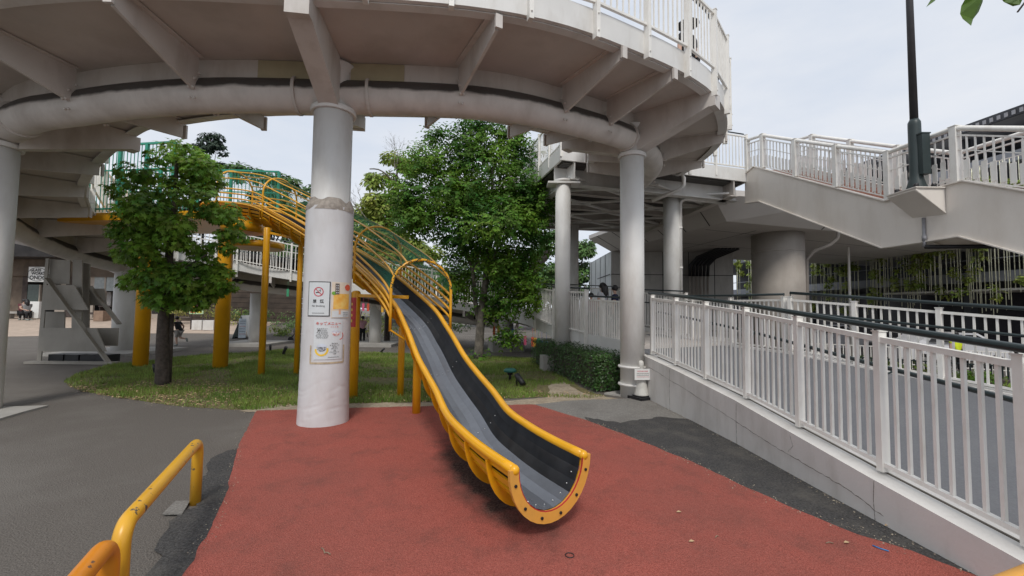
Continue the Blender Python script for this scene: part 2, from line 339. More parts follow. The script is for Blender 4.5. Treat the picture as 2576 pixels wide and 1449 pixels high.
mb = MB(); mb.sweep(FR, [(-HW + .03, -.17), (HW - .03, -.17), (HW - .03, 0), (-HW + .03, 0)]); part('deck', mb, [SOFF], br)
for sg in (-1, 1):
    mb = MB(); a, b = sorted((sg * (HW - .027), sg * (HW + .03)))
    mb.sweep(FR, [(a, -.22), (b, -.22), (b, .12), (a, .12)]); a2, b2 = sorted((sg * (HW - .15), sg * (HW - .03)))
    mb.sweep(FR, [(a2, -.235), (b2, -.235), (b2, -.222), (a2, -.222)])
    part('edge_fascia', mb, WHITE, br)
iP = near(2.0, 16.0); PZ = .63
s0 = near(-.5, 18.5, 1.3); PR = .235
mb = MB(); lowi = s0
pp = [p + V((0, 0, -PZ)) for p in path]
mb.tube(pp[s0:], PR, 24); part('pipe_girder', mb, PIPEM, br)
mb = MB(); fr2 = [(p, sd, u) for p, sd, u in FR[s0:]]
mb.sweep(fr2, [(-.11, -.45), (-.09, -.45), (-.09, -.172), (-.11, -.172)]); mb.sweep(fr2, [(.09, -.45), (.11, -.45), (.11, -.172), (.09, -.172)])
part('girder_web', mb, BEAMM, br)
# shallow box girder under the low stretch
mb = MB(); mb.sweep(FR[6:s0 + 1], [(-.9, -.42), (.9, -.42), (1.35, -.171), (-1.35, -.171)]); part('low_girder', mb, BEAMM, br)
cols = {}
def beam(i, wide=False, inner=True, outer=True, rake=0):
    p, sd, u = FR[i]; sd = V((sd.x * math.cos(rake) - sd.y * math.sin(rake), sd.x * math.sin(rake) + sd.y * math.cos(rake), 0)); t = V((-sd.y, sd.x, 0)); p0 = p.copy()
    for sg in ((1,) if not inner else (-1,) if not outer else (1, -1)):
        mb = MB(); th = .13 if wide else .02
        zt = -.172; zi = -PZ - .04; zo = (-.40 if sg > 0 else -.47) if not wide else -.46; a = .0; b = HW - .02
        def q(off, z, tt): return p0 + sd * off * sg + V((0, 0, z)) + t * tt
        if wide:
            mb.hexa([q(.1, -PZ - .3, -th), q(.1, -PZ - .3, th), q(b, zo, th), q(b, zo, -th), q(.1, zt, -th), q(.1, zt, th), q(b, zt, th), q(b, zt, -th)])
            mb.hexa([q(b, zo - .01, -th), q(b, zo - .01, th), q(b + .1, zo - .01, th), q(b + .1, zo - .01, -th), q(b, zt - .05, -th), q(b, zt - .05, th), q(b + .1, zt - .05, th), q(b + .1, zt - .05, -th)])
            part('cross_beam', mb, BEAMM, br); continue
        mb.hexa([q(.18, zi, -th), q(.18, zi, th), q(b, zo, th), q(b, zo, -th), q(.18, zt, -th), q(.18, zt, th), q(b, zt, th), q(b, zt, -th)])
        mb.hexa([q(.2, zt - .015, -.09), q(.2, zt - .015, .09), q(b, zt - .015, .09), q(b, zt - .015, -.09), q(.2, zt - .003, -.09), q(.2, zt - .003, .09), q(b, zt - .003, .09), q(b, zt - .003, -.09)])
        mb.hexa([q(b + .032, zo - .0, -.045), q(b + .032, zo, .045), q(b + .07, zo, .045), q(b + .07, zo, -.045), q(b + .032, zt - .06, -.045), q(b + .032, zt - .06, .045), q(b + .07, zt - .06, .045), q(b + .07, zt - .06, -.045)])
        # curved bolted end plate hugging the pipe
        for k in range(5):
            an = R(-30 + k * 27); c = q(0, -PZ, 0) + (sd * sg * math.cos(an) + V((0, 0, 1)) * math.sin(an)) * (PR + .055)
            for tt in (-1, 1): mb.ball(c + t * tt * (th + .008), .021, 6)
        part('cross_beam', mb, BEAMM, br)
iA, iB, iC, iD = near(-2.7, 6.1, 4), near(-7.75, 6.45, 4), near(2.33, 8.25, 4), near(-13.3, 14.8, 3)
bi = [near(-6.15, 6, 4), near(-4.35, 5.9, 4), near(-.85, 6.4, 4), near(.62, 7, 4), near(1.6, 7.6, 4)]
for i in bi: beam(i, rake=R(15) if i == bi[2] else 0)
for i in (iA, iB, iC, iD): beam(i, True)
k = iC + 7
while k < len(path) - 3: beam(k); k += 7
k = iB - 7
while k > s0 + 4:
    if abs(k - iD) > 3: beam(k)
    k -= 7
# joint collars on the pipe
def ring(c, t, r, wd):
    t = t.normalized(); a = t.cross(V((0, 0, 1))).normalized(); u = a.cross(t)
    pts = []; mb = MB(); n = 24; vs = []
    for off in (-wd, wd):
        for j in range(n):
            an = 2 * PI * j / n; vs.append(c + t * off + a * math.cos(an) * r + u * math.sin(an) * r)
    mb.add(vs, [(j, (j + 1) % n, n + (j + 1) % n, n + j) for j in range(n)] + [list(range(n))[::-1], list(range(n, 2 * n))]); return mb
for px_ in (-3.25, -2.12):
    i = near(px_, 6.1, 4); part('pipe_collar', ring(pp[i], path[i + 1] - path[i], PR + .03, .02), BEAMM, br)
for i, o in ((iB, 2), (iC, -1)): part('pipe_collar', ring(pp[i + o], path[i + 1] - path[i], PR + .03, .02), BEAMM, br)
# pale patched panel between girder and deck beside the middle column
PATCH = mat('ochre_patch', (.42, .37, .24), .6, var=.05)
for i0 in (near(-3.6, 6, 4), near(-2.45, 6.1, 4)):
    mb = MB(); fr3 = FR[i0:i0 + 4]; mb.sweep(fr3, [(.116, -.43), (.122, -.43), (.122, -.18), (.116, -.18)]); part('patched_plate', mb, PATCH, br)
# ------------------------------------------------------------------ columns
def column(x, y, z0, z1, r, label, rings=(), pad=None, m=WHITE, cap=None, cat='column', neck=None, group='white columns of the footbridges'):
    t = thing('column', (x, y, z0), label, cat, group)
    mb = MB(); mb.lathe((x, y, 0), [(r, z0), (r, z1)], 32); part('shaft', mb, m, t)
    for zc, rr, hh in rings:
        mb = MB(); mb.lathe((x, y, 0), [(r * .9, zc - hh), (rr, zc - hh), (rr + .008, zc), (rr, zc + hh), (r * .9, zc + hh)], 32, smooth=False); part('collar', mb, m, t)
    if neck:
        mb = MB(); mb.lathe((x, y, 0), [(neck[2], z1), (neck[2], neck[0]), (neck[1], neck[0] + .08), (neck[1], neck[0] + .1)], 32); part('neck', mb, m, t)
    if pad:
        mb = MB(); mb.box((x, y, z0 - .0 + pad[1] / 2), (pad[0], pad[0], pad[1]), pad[2] if len(pad) > 2 else 0); part('footing', mb, CONC, t)
    return t
A = path[iA]; cA = column(A.x, A.y, 0, 4.44, .265, 'white column wrapped in a wrinkled sheet with taped menus and a no smoking notice', rings=[(4.44, .305, .035)], neck=(5.0, .31, .25))
B = path[iB]; cB = column(B.x - .17, B.y, 0, 4.02, .26, 'thick white column at the far left edge of the photo on a triangular pale slab', rings=[(4.02, .30, .035)], neck=(4.6, .30, .255), m=WHITE)
Cc = path[iC]; cC = column(Cc.x, Cc.y, 0, 4.62, .225, 'white column behind the traffic cone at the end of the hedge', rings=[(4.62, .26, .035), (.95 - .38, .262, .02), (.24, .262, .02)], neck=(5.1, .27, .215))
D = path[iD]; column(D.x, D.y, 0, 2.75, .30, 'white column behind the grey plywood cart frame', rings=[(2.75, .33, .03)], neck=(2.9, .3, .27), pad=(2.6, .1))
E = path[near(-11.1, 17.9, 3)]; e_ = Q(641, 870, 18.6); column(e_.x, e_.y, 0, 2.2, .25, 'white column behind the folding sign board', pad=(2.2, .12))
g_ = Q(943, 860, 19.0); column(g_.x, g_.y, 0, 1.75, .25, 'white column seen past the yellow post right of the wrapped column', pad=(2.0, .12))
f_ = Q(1272, 880, 17.2); column(f_.x, f_.y, 0, 1.25, .3, 'stubby grey column on a square concrete footing behind the trees', pad=(1.25, .38, .2), m=CONC)
# pale slab below the left column
mb = MB(); sl = G([(-60, 1075), (-60, 1030), (122, 1024), (60, 1040), (0, 1058)]); mb.prism([(p.x, p.y) for p in sl], .0, .03); tag(mb.build('paving_slab', CONC), 'pale triangular slab at the foot of the left column', 'slab')
mb = MB(); sl = G([(1520, 992), (1600, 1003), (1650, 1003), (1660, 985), (1560, 985)]); mb.prism([(p.x, p.y) for p in sl], .0, .03); tag(mb.build('paving_slab', CONC), 'small concrete slab under the traffic cone column', 'slab')
# ------------------------------------------------------------------ spiral railings
def edge(i0, i1, off, dz=.12): return [FR[i][0] + FR[i][1] * off + V((0, 0, dz)) for i in range(i0, i1)]
i2 = near(2.3, 15.2, 1.1)
outer = fence('railing', 'white outer railing of the high spiral ramp', 'railing', 'railings of the spiral ramp', edge(iD - 4, len(path) - 2, HW + .07), .95, h=1.05, below=.42, gap=.115, lo=.07, handrail=[(1.12, -.12, .02)])
fence('railing', 'white inner railing of the high spiral ramp, beside the slide tower', 'railing', 'railings of the spiral ramp', edge(iD + 2, len(path) - 2, -HW - .07), 1.4, h=1.05, below=.3, gap=.115, lo=.07, handrail=[(1.12, .12, .02)])
fence('railing', 'white inner railing of the far ramp seen behind the slide', 'railing', 'railings of the spiral ramp', edge(7, iD - 2, -HW - .07, .1), 1.9, h=1.12, below=.4, gap=.13, lo=.07, handrail=[(1.2, .1, .02)])
fence('railing', 'white outer railing on the far side of the far ramp', 'railing', 'railings of the spiral ramp', edge(7, iD - 5, HW + .07, .1), 1.9, h=1.12, below=.4, gap=.13, lo=.07, handrail=[(1.2, -.1, .02), (.8, -.1, .02)])
# ================================================================== LOWER RAMP (right)
nearE = [V((3.12, .6, .06)), V((3.08, 1.6, .16)), V((3.04, 2.58, .26)), V((2.99, 3.47, .35)), V((2.95, 4.43, .456)), V((2.92, 5.35, .555)), V((2.8, 6.8, .69)), V((2.66, 8.2, .81))]
farE = [V((9.3, .6, .0)), V((8.8, 1.6, .14)), V((8.3, 2.8, .25)), V((7.7, 4.0, .37)), V((7.1, 5.1, .48)), V((6.58, 6.2, .60)), V((5.95, 7.4, .74)), V((5.45, 8.4, .85))]
mb = MB(); n = len(nearE); vs = [p + V((0.1, 0, -.07)) for p in nearE] + [p + V((0, 0, -.03)) for p in farE]
vs += [V((2.75, 9.9, .78)), V((4.9, 10.6, .84)), V((1.7, 12.4, .9)), V((4.5, 12.9, .95))]
fs = [(i, n + i, n + i + 1, i + 1) for i in range(n - 1)] + [(n - 1, 2 * n - 1, 2 * n + 1, 2 * n), (2 * n, 2 * n + 1, 2 * n + 3, 2 * n + 2)]
mb.add(vs, fs); tag(mb.build('ramp_surface', RAMPA), kind='structure')
mb = MB()
for a, b in zip(nearE, nearE[1:]):
    def c(p, o, z): return V((p.x + o, p.y, z))
    mb.hexa([c(a, -.17, -.05), c(a, .12, -.05), c(b, .12, -.05), c(b, -.17, -.05), c(a, -.17, a.z - .02), c(a, .12, a.z - .02), c(b, .12, b.z - .02), c(b, -.17, b.z - .02)])
rw = tag(mb.build('ramp_wall', CWALL), 'low painted wall carrying the white railing beside the dark asphalt strip', 'wall')
def wx(y):
    for a, b in zip(nearE, nearE[1:]):
        if a.y <= y <= b.y: return a.lerp(b, (y - a.y) / (b.y - a.y))
    return nearE[-1]
CRK = mat('crack_dark', (.10, .085, .07), .9); rr_ = random.Random(4)
def crack(pts_, r):
    mb = MB(); q = []
    for (y0, z0), (y1, z1) in zip(pts_, pts_[1:]):
        for k in range(12):
            y = y0 + (y1 - y0) * k / 12; z = z0 + (z1 - z0) * k / 12; q.append(V((wx(y).x - .1705, y, z + rr_.uniform(-.006, .006))))
    mb.tube(q, [r * rr_.uniform(.4, 1.3) for _ in q], 4, smooth=False); part('crack', mb, CRK, rw)
crack([(7.9, .60), (7.2, .51), (5.56, .31), (4.9, .235), (4.5, .205), (3.95, .17), (3.64, .15), (3.3, .07)], .003)
for y in (7.1, 5.3, 3.4): crack([(y, .0), (y + .01, wx(y).z * .5), (y, wx(y).z - .02)], .0022)
crack([(4.35, .40), (4.3, .3), (4.38, .22)], .0016)
mb = MB(); q = [wx(y) + V((.035, 0, -.018)) for y in [1.2 + .2 * k for k in range(35)]]
for a, b in zip(q, q[1:]): mb.bar(a, b, .022, .006)
part('grime_line', mb, CRK, rw)
mb = MB(); wl = [V((2.55, 8.75, .74)), V((2.5, 9.9, .76)), V((1.9, 11.6, .84)), V((1.5, 12.6, .9))]
for a, b in zip(wl, wl[1:]): mb.hexa([c(a, -.12, 0), c(a, .3, 0), c(b, .3, 0), c(b, -.12, 0), c(a, -.12, a.z), c(a, .3, a.z), c(b, .3, b.z), c(b, -.12, b.z)])
tag(mb.build('ramp_wall', CWALL), 'pale wall behind the clipped hedge', 'wall')
mb = MB(); fw = farE + [V((4.9, 10.6, .87)), V((4.5, 12.9, .98))]
for a, b in zip(fw, fw[1:]): mb.hexa([c(a, -.06, 0 if a.z > .1 else -.1), c(a, .2, -.1), c(b, .2, -.1), c(b, -.06, -.1), c(a, -.06, a.z), c(a, .2, a.z), c(b, .2, b.z), c(b, -.06, b.z)])
tag(mb.build('ramp_wall', CWALL), 'outer kerb wall of the right ramp under the far railing', 'wall')
EB = 'railings of the ground ramp'
ne = [V((3.1, 1.0, .1))] + nearE[1:]
def lineat(ys):   # points on the near edge at the given depths
    res = []
    for y in ys:
        for a, b in zip(nearE, nearE[1:]):
            if a.y <= y <= b.y: res.append(a.lerp(b, (y - a.y) / (b.y - a.y)))
    return res
fence('railing', 'nearest white picket railing, on the low painted wall beside the red ground', 'railing', EB, lineat([8.15 - .93 * k for k in range(9)]), .93, h=1.08, below=0, gap=.093, bar=.022, lo=.06, post=(.055, .07), rs=.042, handrail=[(1.16, .06, .027), (.80, -.13, .019)])
fence('railing', 'far white picket railing across the ramp asphalt', 'railing', EB, farE[::-1][:7], 1.02, h=1.05, gap=.11, bar=.024, lo=.06, handrail=[(1.16, 0, .028), (.80, .1, .021)])
fence('railing', 'white railing across the back of the ramp landing', 'railing', EB, [V((5.42, 8.55, .85)), V((4.9, 10.4, .87)), V((4.5, 12.6, .95))], 1.4, h=1.05, gap=.11, bar=.024, lo=.06, handrail=[(1.14, 0, .024)])
fence('railing', 'white picket railing above the clipped hedge, left of the cone', 'railing', EB, [V((2.62, 8.95, .76)), V((2.6, 9.9, .78)), V((2.0, 11.5, .86)), V((1.55, 12.5, .92))], .95, h=1.08, gap=.10, bar=.032, lo=.04, handrail=[(1.15, .12, .022)])
# ================================================================== HIGH WALKWAY
hb = thing('walkway_bridge', (4, 16, 5.3), 'high white steel walkway with braced dark underside behind the spiral ramp', 'footbridge')
FL = V((1.33, 11.7, 0)); FRr = V((7.45, 13.5, 0)); BL = V((-.9, 20.5, 0)); BR = V((6.6, 21.5, 0)); ZT = 6.12
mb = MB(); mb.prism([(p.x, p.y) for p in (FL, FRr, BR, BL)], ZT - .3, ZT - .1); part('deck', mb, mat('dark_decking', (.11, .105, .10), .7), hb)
def ibeam(a, b, zb, zt, wd=.26, m=None):
    mb = MB(); m_ = (a + b) / 2
    up = V((0, 0, 1)); mb.bar(V((a.x, a.y, (zb + zt) / 2)), V((b.x, b.y, (zb + zt) / 2)), .03, zt - zb)
    mb.bar(V((a.x, a.y, zb + .012)), V((b.x, b.y, zb + .012)), wd, .024); return mb
def fasc(a, b, z0, z1):
    mb = MB(); mb.bar(V((a.x, a.y, (z0 + z1) / 2)), V((b.x, b.y, (z0 + z1) / 2)), .06, z1 - z0); return mb
for a, b in ((FL, FRr), (FL, BL), (FRr, BR)): part('edge_fascia', fasc(a, b, ZT - .34, ZT + .06), WHITE, hb)
ins = lambda p, q, d: p.lerp(q, d / (q - p).length)
a0, b0 = ins(FL, BL, .6), ins(FRr, BR, .6)
part('girder', ibeam(a0, b0, 5.28, 5.81), WHITE, hb); part('girder', ibeam(ins(FL, FRr, .4), ins(BL, BR, .4), 5.28, 5.81), WHITE, hb); part('girder', ibeam(ins(FRr, FL, .5), ins(BR, BL, .5), 5.28, 5.81), BEAMM, hb)
for k in range(1, 5):
    t_ = k / 4.6; part('girder', ibeam(FL.lerp(BL, t_) + V((.4, 0, 0)), FRr.lerp(BR, t_) - V((.4, 0, 0)), 5.4, 5.8, .2), BEAMM, hb)
    t0 = (k - 1) / 4.6 + .03
    p1_, p2_, p3_, p4_ = FL.lerp(BL, t0), FRr.lerp(BR, t0), FL.lerp(BL, t_), FRr.lerp(BR, t_)
    for u0, u1 in ((.06, .5), (.5, .94)):
        q1, q2, q3, q4 = p1_.lerp(p2_, u0), p1_.lerp(p2_, u1), p3_.lerp(p4_, u0), p3_.lerp(p4_, u1); mb = MB()
        for s_, e_2 in ((q1, q4), (q2, q3)): mb.bar(V((s_.x, s_.y, 5.45)), V((e_2.x, e_2.y, 5.45)), .15, .05)
        cc = (q1 + q4) / 2; mb.box((cc.x, cc.y, 5.44), (.7, .45, .02)); part('cross_brace', mb, WHITE, hb)
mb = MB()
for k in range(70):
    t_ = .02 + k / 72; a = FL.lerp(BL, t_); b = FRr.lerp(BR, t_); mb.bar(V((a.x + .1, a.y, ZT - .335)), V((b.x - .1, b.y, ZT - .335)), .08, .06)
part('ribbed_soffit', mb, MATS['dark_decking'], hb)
HG = 'railings of the high walkway'
fence('railing', 'white railing running back along the left edge of the high walkway', 'railing', HG, [V((FL.x, FL.y, ZT + .06)), V((BL.x, BL.y, ZT + .06))], 1.0, h=1.1, below=.3, gap=.12, lo=.07, handrail=[(1.2, .1, .022)])
fence('railing', 'short white railing of the high walkway between spiral ramp and stairs', 'railing', HG, [V((5.15, 12.82, ZT + .06)), V((FRr.x, FRr.y, ZT + .06))], 1.1, h=1.1, below=.3, gap=.12, lo=.07, handrail=[(1.2, -.1, .022)])
h1 = (1.42, 12.05); column(*h1, 0, 5.3, .215, 'white column with a flat collar at the left end of the hedge railing', rings=[(5.28, .25, .03)], cat='column')
mb = MB(); mb.box((h1[0], h1[1], 5.2), (.9, .5, .05)); part('corbel', mb, WHITE, hb)
h3 = Q(1690, 700, 13.9); column(h3.x, h3.y, .8, 5.4, .25, 'white column with a drainpipe beside it behind the ramp landing', cat='column')
h2 = Q(1440, 700, 18.5); column(h2.x, h2.y, .0, 5.3, .26, 'shaded column directly behind the collar column', cat='column')
# drain pipe
dp = Q(1713, 700, 13.8); mb = MB(); e1 = Q(1700, 437, 13.2)
mb.tube([V((dp.x, dp.y, .85)), V((dp.x, dp.y, 5.12)), V((dp.x + .03, dp.y - .02, 5.22)), V((dp.x + .15, dp.y - .05, 5.27)), V((dp.x + 1.7, dp.y + .4, 5.27))], .055, 10)
for z in (1.8, 3.0, 4.3): mb.tube([V((dp.x, dp.y, z)), V((dp.x, dp.y, z + .07))], .064, 10)
tag(mb.build('drainpipe', WHITE), 'cream drainpipe running up beside the column behind the landing', 'pipe')
mb = MB(); q0, q1, q2, q3 = Q(1688, 436, 12.9), Q(1716, 438, 12.9), Q(1720, 448, 12.9), Q(1720, 466, 12.9)
mb.tube([q0, q1, q2, q3, Q(1712, 476, 12.9), Q(1640, 505, 13.2)], .06, 10); tag(mb.build('drainpipe', WHITE), 'short cream drainpipe elbow under the end of the high walkway', 'pipe')
# ================================================================== SLIDE
Lp = [(500, 512, 11.5), (545, 508, 11.2), (580, 510, 10.95), (650, 521, 10.6), (706, 549, 10.25), (769, 584, 9.8), (840, 628, 9.0), (902, 673, 8.25), (983, 754, 7.1), (1020, 822, 6.25), (1048, 894, 5.5), (1074, 944, 5.0), (1097, 986, 4.6), (1124, 1044, 4.1), (1170, 1093, 3.65), (1220, 1134, 3.3), (1292, 1183, 2.95)]
Ls = crom([Q(*p) for p in Lp], .06); SF = []; n = len(Ls)
for i, p in enumerate(Ls):
    t = (Ls[min(i + 3, n - 1)] - Ls[max(i - 3, 0)]).normalized(); sd = V((t.y, -t.x, 0)).normalized(); u = t.cross(sd) * -1
    if u.z < 0: u = -u
    SF.append((p - sd * .31, sd, u))
STL = mat('shaded_slide_lining', (.022, .024, .028), .32, metal=.2, var=.25, scale=9, dirt=(.06, .062, .066), dscale=3, damt=.4)  # wall facets of the trough, painted darker for the shade they face
STL2 = mat('lit_worn_slide_lining', (.19, .205, .235), .25, metal=.5, var=.05, scale=14, dirt=(.13, .14, .16), dscale=2.5, damt=.35)  # paler floor facets: mostly sky light painted into the colour, some wear
REDP = mat('red_paint', (.45, .03, .03), .4)
STEEL = mat('steel', (.6, .6, .6), .3, metal=.9)
sl = thing('playground_slide', SF[-1][0] * 1, 'long curved yellow playground slide with dark trough ending over the red rubber ground', 'slide')
def ell(a, b, th): return (a * math.cos(th), -b * math.sin(th))
mb = MB(); K = 11
prof = [ell(.275, .33, PI * k / K) for k in range(K + 1)]
nfr = len(SF)
vs = [p + s_ * a + u * b for p, s_, u in SF for a, b in prof]; fs = []; mi = []
for i in range(nfr - 1):
    for j in range(K):
        mb.f.append([i * (K + 1) + j, i * (K + 1) + j + 1, (i + 1) * (K + 1) + j + 1, (i + 1) * (K + 1) + j]); mb.sm.append(False); mb.mi.append(1 if 3 <= j <= 7 else 0)
mb.v = [tuple(v) for v in vs]; part('trough_lining', mb, [STL, STL2], sl)
mb = MB()
for i in range(0, nfr, 1): pass
for k in range(1, K):
    th = PI * k / K; a, b = ell(.2735, .3285, th); mb.tube([p + s_ * a + u * b for p, s_, u in SF[::3]] , .0016, 4, False)

mb = MB()
for k in range(K):
    t0, t1 = PI * (k + .2) / K, PI * (k + .8) / K
    mb.sweep(SF[::2] + [SF[-1]], [ell(.284, .34, t0), ell(.284, .34, t1), ell(.30, .357, t1), ell(.30, .357, t0)])
part('outer_shell', mb, YEL, sl)
for sg in (1, -1):
    mb = MB(); pts = [p + s_ * .305 * sg for p, s_, u in SF[::2]] + [SF[-1][0] + s_ * 0 + SF[-1][1] * .305 * sg]; mb.tube(pts, .036, 12); mb.ball(pts[-1], .037, 12); part('side_rail', mb, YEL, sl)
# crescent ribs
def crescent(fr, a0, b0, a1, b1, th, m, name, t0=0., t1=PI, mbx=None):
    p, s_, u = fr; t = s_.cross(u).normalized(); mb = mbx or MB(); k = 18; vs = []
    for o in (-th / 2, th / 2):
        for aa, bb in ((a0, b0), (a1, b1)):
            for j in range(k + 1):
                x, y = ell(aa, bb, t0 + (t1 - t0) * j / k); vs.append(p + s_ * x + u * y + t * o)
    q = k + 1; fs = []
    for j in range(k):
        fs += [(j, j + 1, q + j + 1, q + j), (2 * q + j, 3 * q + j, 3 * q + j + 1, 2 * q + j + 1), (j, 2 * q + j, 2 * q + j + 1, j + 1), (q + j, q + j + 1, 3 * q + j + 1, 3 * q + j)]
    fs += [(0, q, 3 * q, 2 * q), (k, 2 * q + k, 3 * q + k, q + k)]
    mb.add(vs, fs); return mb
i = nfr - 7
while i > 0:
    part('rib', crescent(SF[i], .29, .35, .33, .455, .016, YEL, 'rib', .12, PI - .12), YEL, sl); i -= 7
p, s_, u = SF[-1]; tt = (SF[-1][0] - SF[-3][0]).normalized(); EF = (p + tt * .012, s_, u)
rm = crescent(EF, .285, .335, .355, .415, .028, YEL2, 'rim', -.02, PI + .02); rim = part('end_rim', rm, YEL2, sl)
mb = crescent((p + tt * .02, s_, u), .2785, .3295, .2845, .3345, .010, REDP, 'x', 0, PI); part('rim_gasket', mb, REDP, sl)
for k in range(6):
    th = PI * (k + .5) / 6; x, y = ell(.318, .375, th); c = p + tt * .03 + s_ * x + u * y; mb = MB(); mb.tube([c - tt * .005, c + tt * .004], .011, 10); part('bolt', mb, BLACK, rim)
for i in list(range(nfr - 2, 10, -24)):
    p, s_, u = SF[i]; mb = MB()
    for k in range(2, K - 1):
        th = PI * (k + .5) / K; x, y = ell(.268, .322, th); mb.ball(p + s_ * x + u * y, .006, 6)
    part('rivet_row', mb, STEEL, sl)
# hoops, side bars and the green net
def si(px, py, d):
    q = Q(px, py, d); return min(range(nfr), key=lambda i: (SF[i][0] + SF[i][1] * .31 - q).length)
hi = [si(1010, 795, 6.55), si(912, 683, 8.1), si(800, 603, 9.45), si(674, 535, 10.45), si(560, 510, 11.1)]
HR, HL = .47, .42
def hoop_pt(fr, a):   # a 0..PI over the arch
    p, s_, u = fr; z = V((0, 0, 1)); return p + s_ * HR * math.cos(a) + z * (HL + HR * math.sin(a))
for i in hi:
    fr = SF[i]; p, s_, u = fr; z = V((0, 0, 1)); pts = [p + s_ * HR - z * .22, p + s_ * HR + z * .1] + [hoop_pt(fr, PI * k / 16) for k in range(17)] + [p - s_ * HR + z * .1, p - s_ * HR - z * .22]
    mb = MB(); mb.tube(pts, .022, 10); hp = part('hoop', mb, YEL, sl)
    for g_s in (1, -1): mb = MB(); mb.bar(p + s_ * HR * g_s - z * .2, p + s_ * .26 * g_s - z * .34, .16, .02); part('hoop_bracket', mb, YEL, sl)
fi = SF[hi[-1]:hi[0] + 1]
def along(fn, r, m, name, step=3, n=6):
    mb = MB(); mb.tube([fn(f) for f in fi[::step]] + [fn(fi[-1])], r, n); part(name, mb, m, sl)
Z = V((0, 0, 1))
for sg in (1, -1):
    for hh in (-.02, .10, .22, .34): along(lambda f: f[0] + f[1] * sg * HR + Z * hh, .02, YEL, 'side_bar')
    along(lambda f: hoop_pt(f, PI / 2 - sg * R(66)), .016, YEL, 'top_bar')
    along(lambda f: hoop_pt(f, PI / 2 - sg * R(30)), .016, YEL, 'top_bar')
NET = mat('green_net', (.02, .24, .15), .6)
mb = MB(); nf = len(fi); arcn = 14
def net_pt(a, s): # a 0..1 over arch
    i = max(0, min(nf - 1.001, s)); k = int(i); f = i - k; an = -.1 + (PI + .2) * a; return hoop_pt(fi[k], an).lerp(hoop_pt(fi[k + 1], an), f)
tot = nf - 1; W_ = 1.5 / .06
k = -W_
while k < tot:
    for d in (1, -1):
        pts = []
        for j in range(arcn + 1):
            a = j / arcn; s = k + W_ * (a if d > 0 else 1 - a)
            if 0 <= s <= tot: pts.append(net_pt(a, s))
        if len(pts) > 1: mb.tube(pts, .002, 3, False, smooth=False)
    k += 1.0
part('safety_net', mb, NET, sl)
mb = MB(); rr = []
for k in range(150):
    a = PI * k / 149; c = hoop_pt(SF[hi[0]], a); d_ = V((math.cos(k * 2.1), math.sin(k * 1.7), math.sin(k * 2.1))) * .028; rr.append(c + d_)
mb.tube(rr, .008, 4); part('lashing_cord', mb, mat('dark_cord', (.01, .05, .035), .7), sl)
# posts
def post(px, pyb, d, r, ztop, label, z0=0.0):
    q = Q(px, pyb, d); mb = MB(); mb.lathe((q.x, q.y, 0), [(r, z0), (r, ztop - r * .5), (r * .75, ztop - r * .12), (0.001, ztop)], 20)
    o = mb.build('support_post', YEL, org=(q.x, q.y, z0)); tag(o, label, 'post', 'yellow posts of the slide'); return q
p1 = post(353, 917, 11.6, .17, 3.75, 'thick yellow post left of the maple trunk')
p2 = post(554, 920, 11.45, .175, 3.75, 'thickest yellow post right of the maple, under the slide tower')
p3 = post(657, 941, 10.35, .075, 3.55, 'thin tall yellow post with a crossbar, left of the pair by the wrapped column')
p4 = post(745, 936, 10.55, .06, 3.34, 'thin yellow post just left of the wrapped column')
p5 = post(888, 999, 7.8, .078, 1.93, 'yellow post with a red sticker just right of the wrapped column')
p6 = post(1007, 994, 8.0, .06, 1.28, 'thin yellow post standing alone in the grass under the slide')
p7 = post(1047, 1036, 6.65, .062, 1.0, 'yellow post at the edge of the red rubber, nearest under the slide')
def xbar(a, za, b, zb, r=.035, label='yellow crossbar'):
    mb = MB(); mb.bar((a.x, a.y, za), (b.x, b.y, zb), r, r * 1.6); return mb
mb = xbar(p3, 3.43, V((p4.x + .05, p4.y, 0)), 3.27); tag(mb.build('crossbar', YEL), 'yellow crossbar between the two thin posts under the slide', 'crossbar')
q = SF[hi[0] - 6][0]; mb = xbar(p5, 1.84, V((q.x - .15, q.y + .1, 0)), 1.8); tag(mb.build('crossbar', YEL), 'yellow crossbar from the sticker post to the slide', 'crossbar')
# red sticker on the post
mb = MB()
for k in range(6):
    a0 = R(-150 + k * 14); a1 = R(-150 + (k + 1) * 14); r = .0795; c0 = V((p5.x + r * math.cos(a0), p5.y + r * math.sin(a0), 0)); c1 = V((p5.x + r * math.cos(a1), p5.y + r * math.sin(a1), 0))
    mb.add([c0 + Z * 1.27, c1 + Z * 1.27, c1 + Z * 1.8, c0 + Z * 1.8], [(0, 1, 2, 3)])
mb2 = MB()
st = mb.build('sticker', REDP); tag(st, 'vertical red sticker on the yellow post', 'sticker')
for k in range(4):
    a = R(-122); r = .081; c = V((p5.x + r * math.cos(a), p5.y + r * math.sin(a), 1.38 + k * .1)); t_ = V((-math.sin(a), math.cos(a), 0))
    m_ = MB(); m_.add([c + t_ * .02 * math.cos(j * PI / 4) + Z * .028 * math.sin(j * PI / 4) for j in range(8)], [list(range(8))]); part('sticker_disc', m_, mat('sticker_yellow%d' % k, (.75, .5, .1), .5), st)
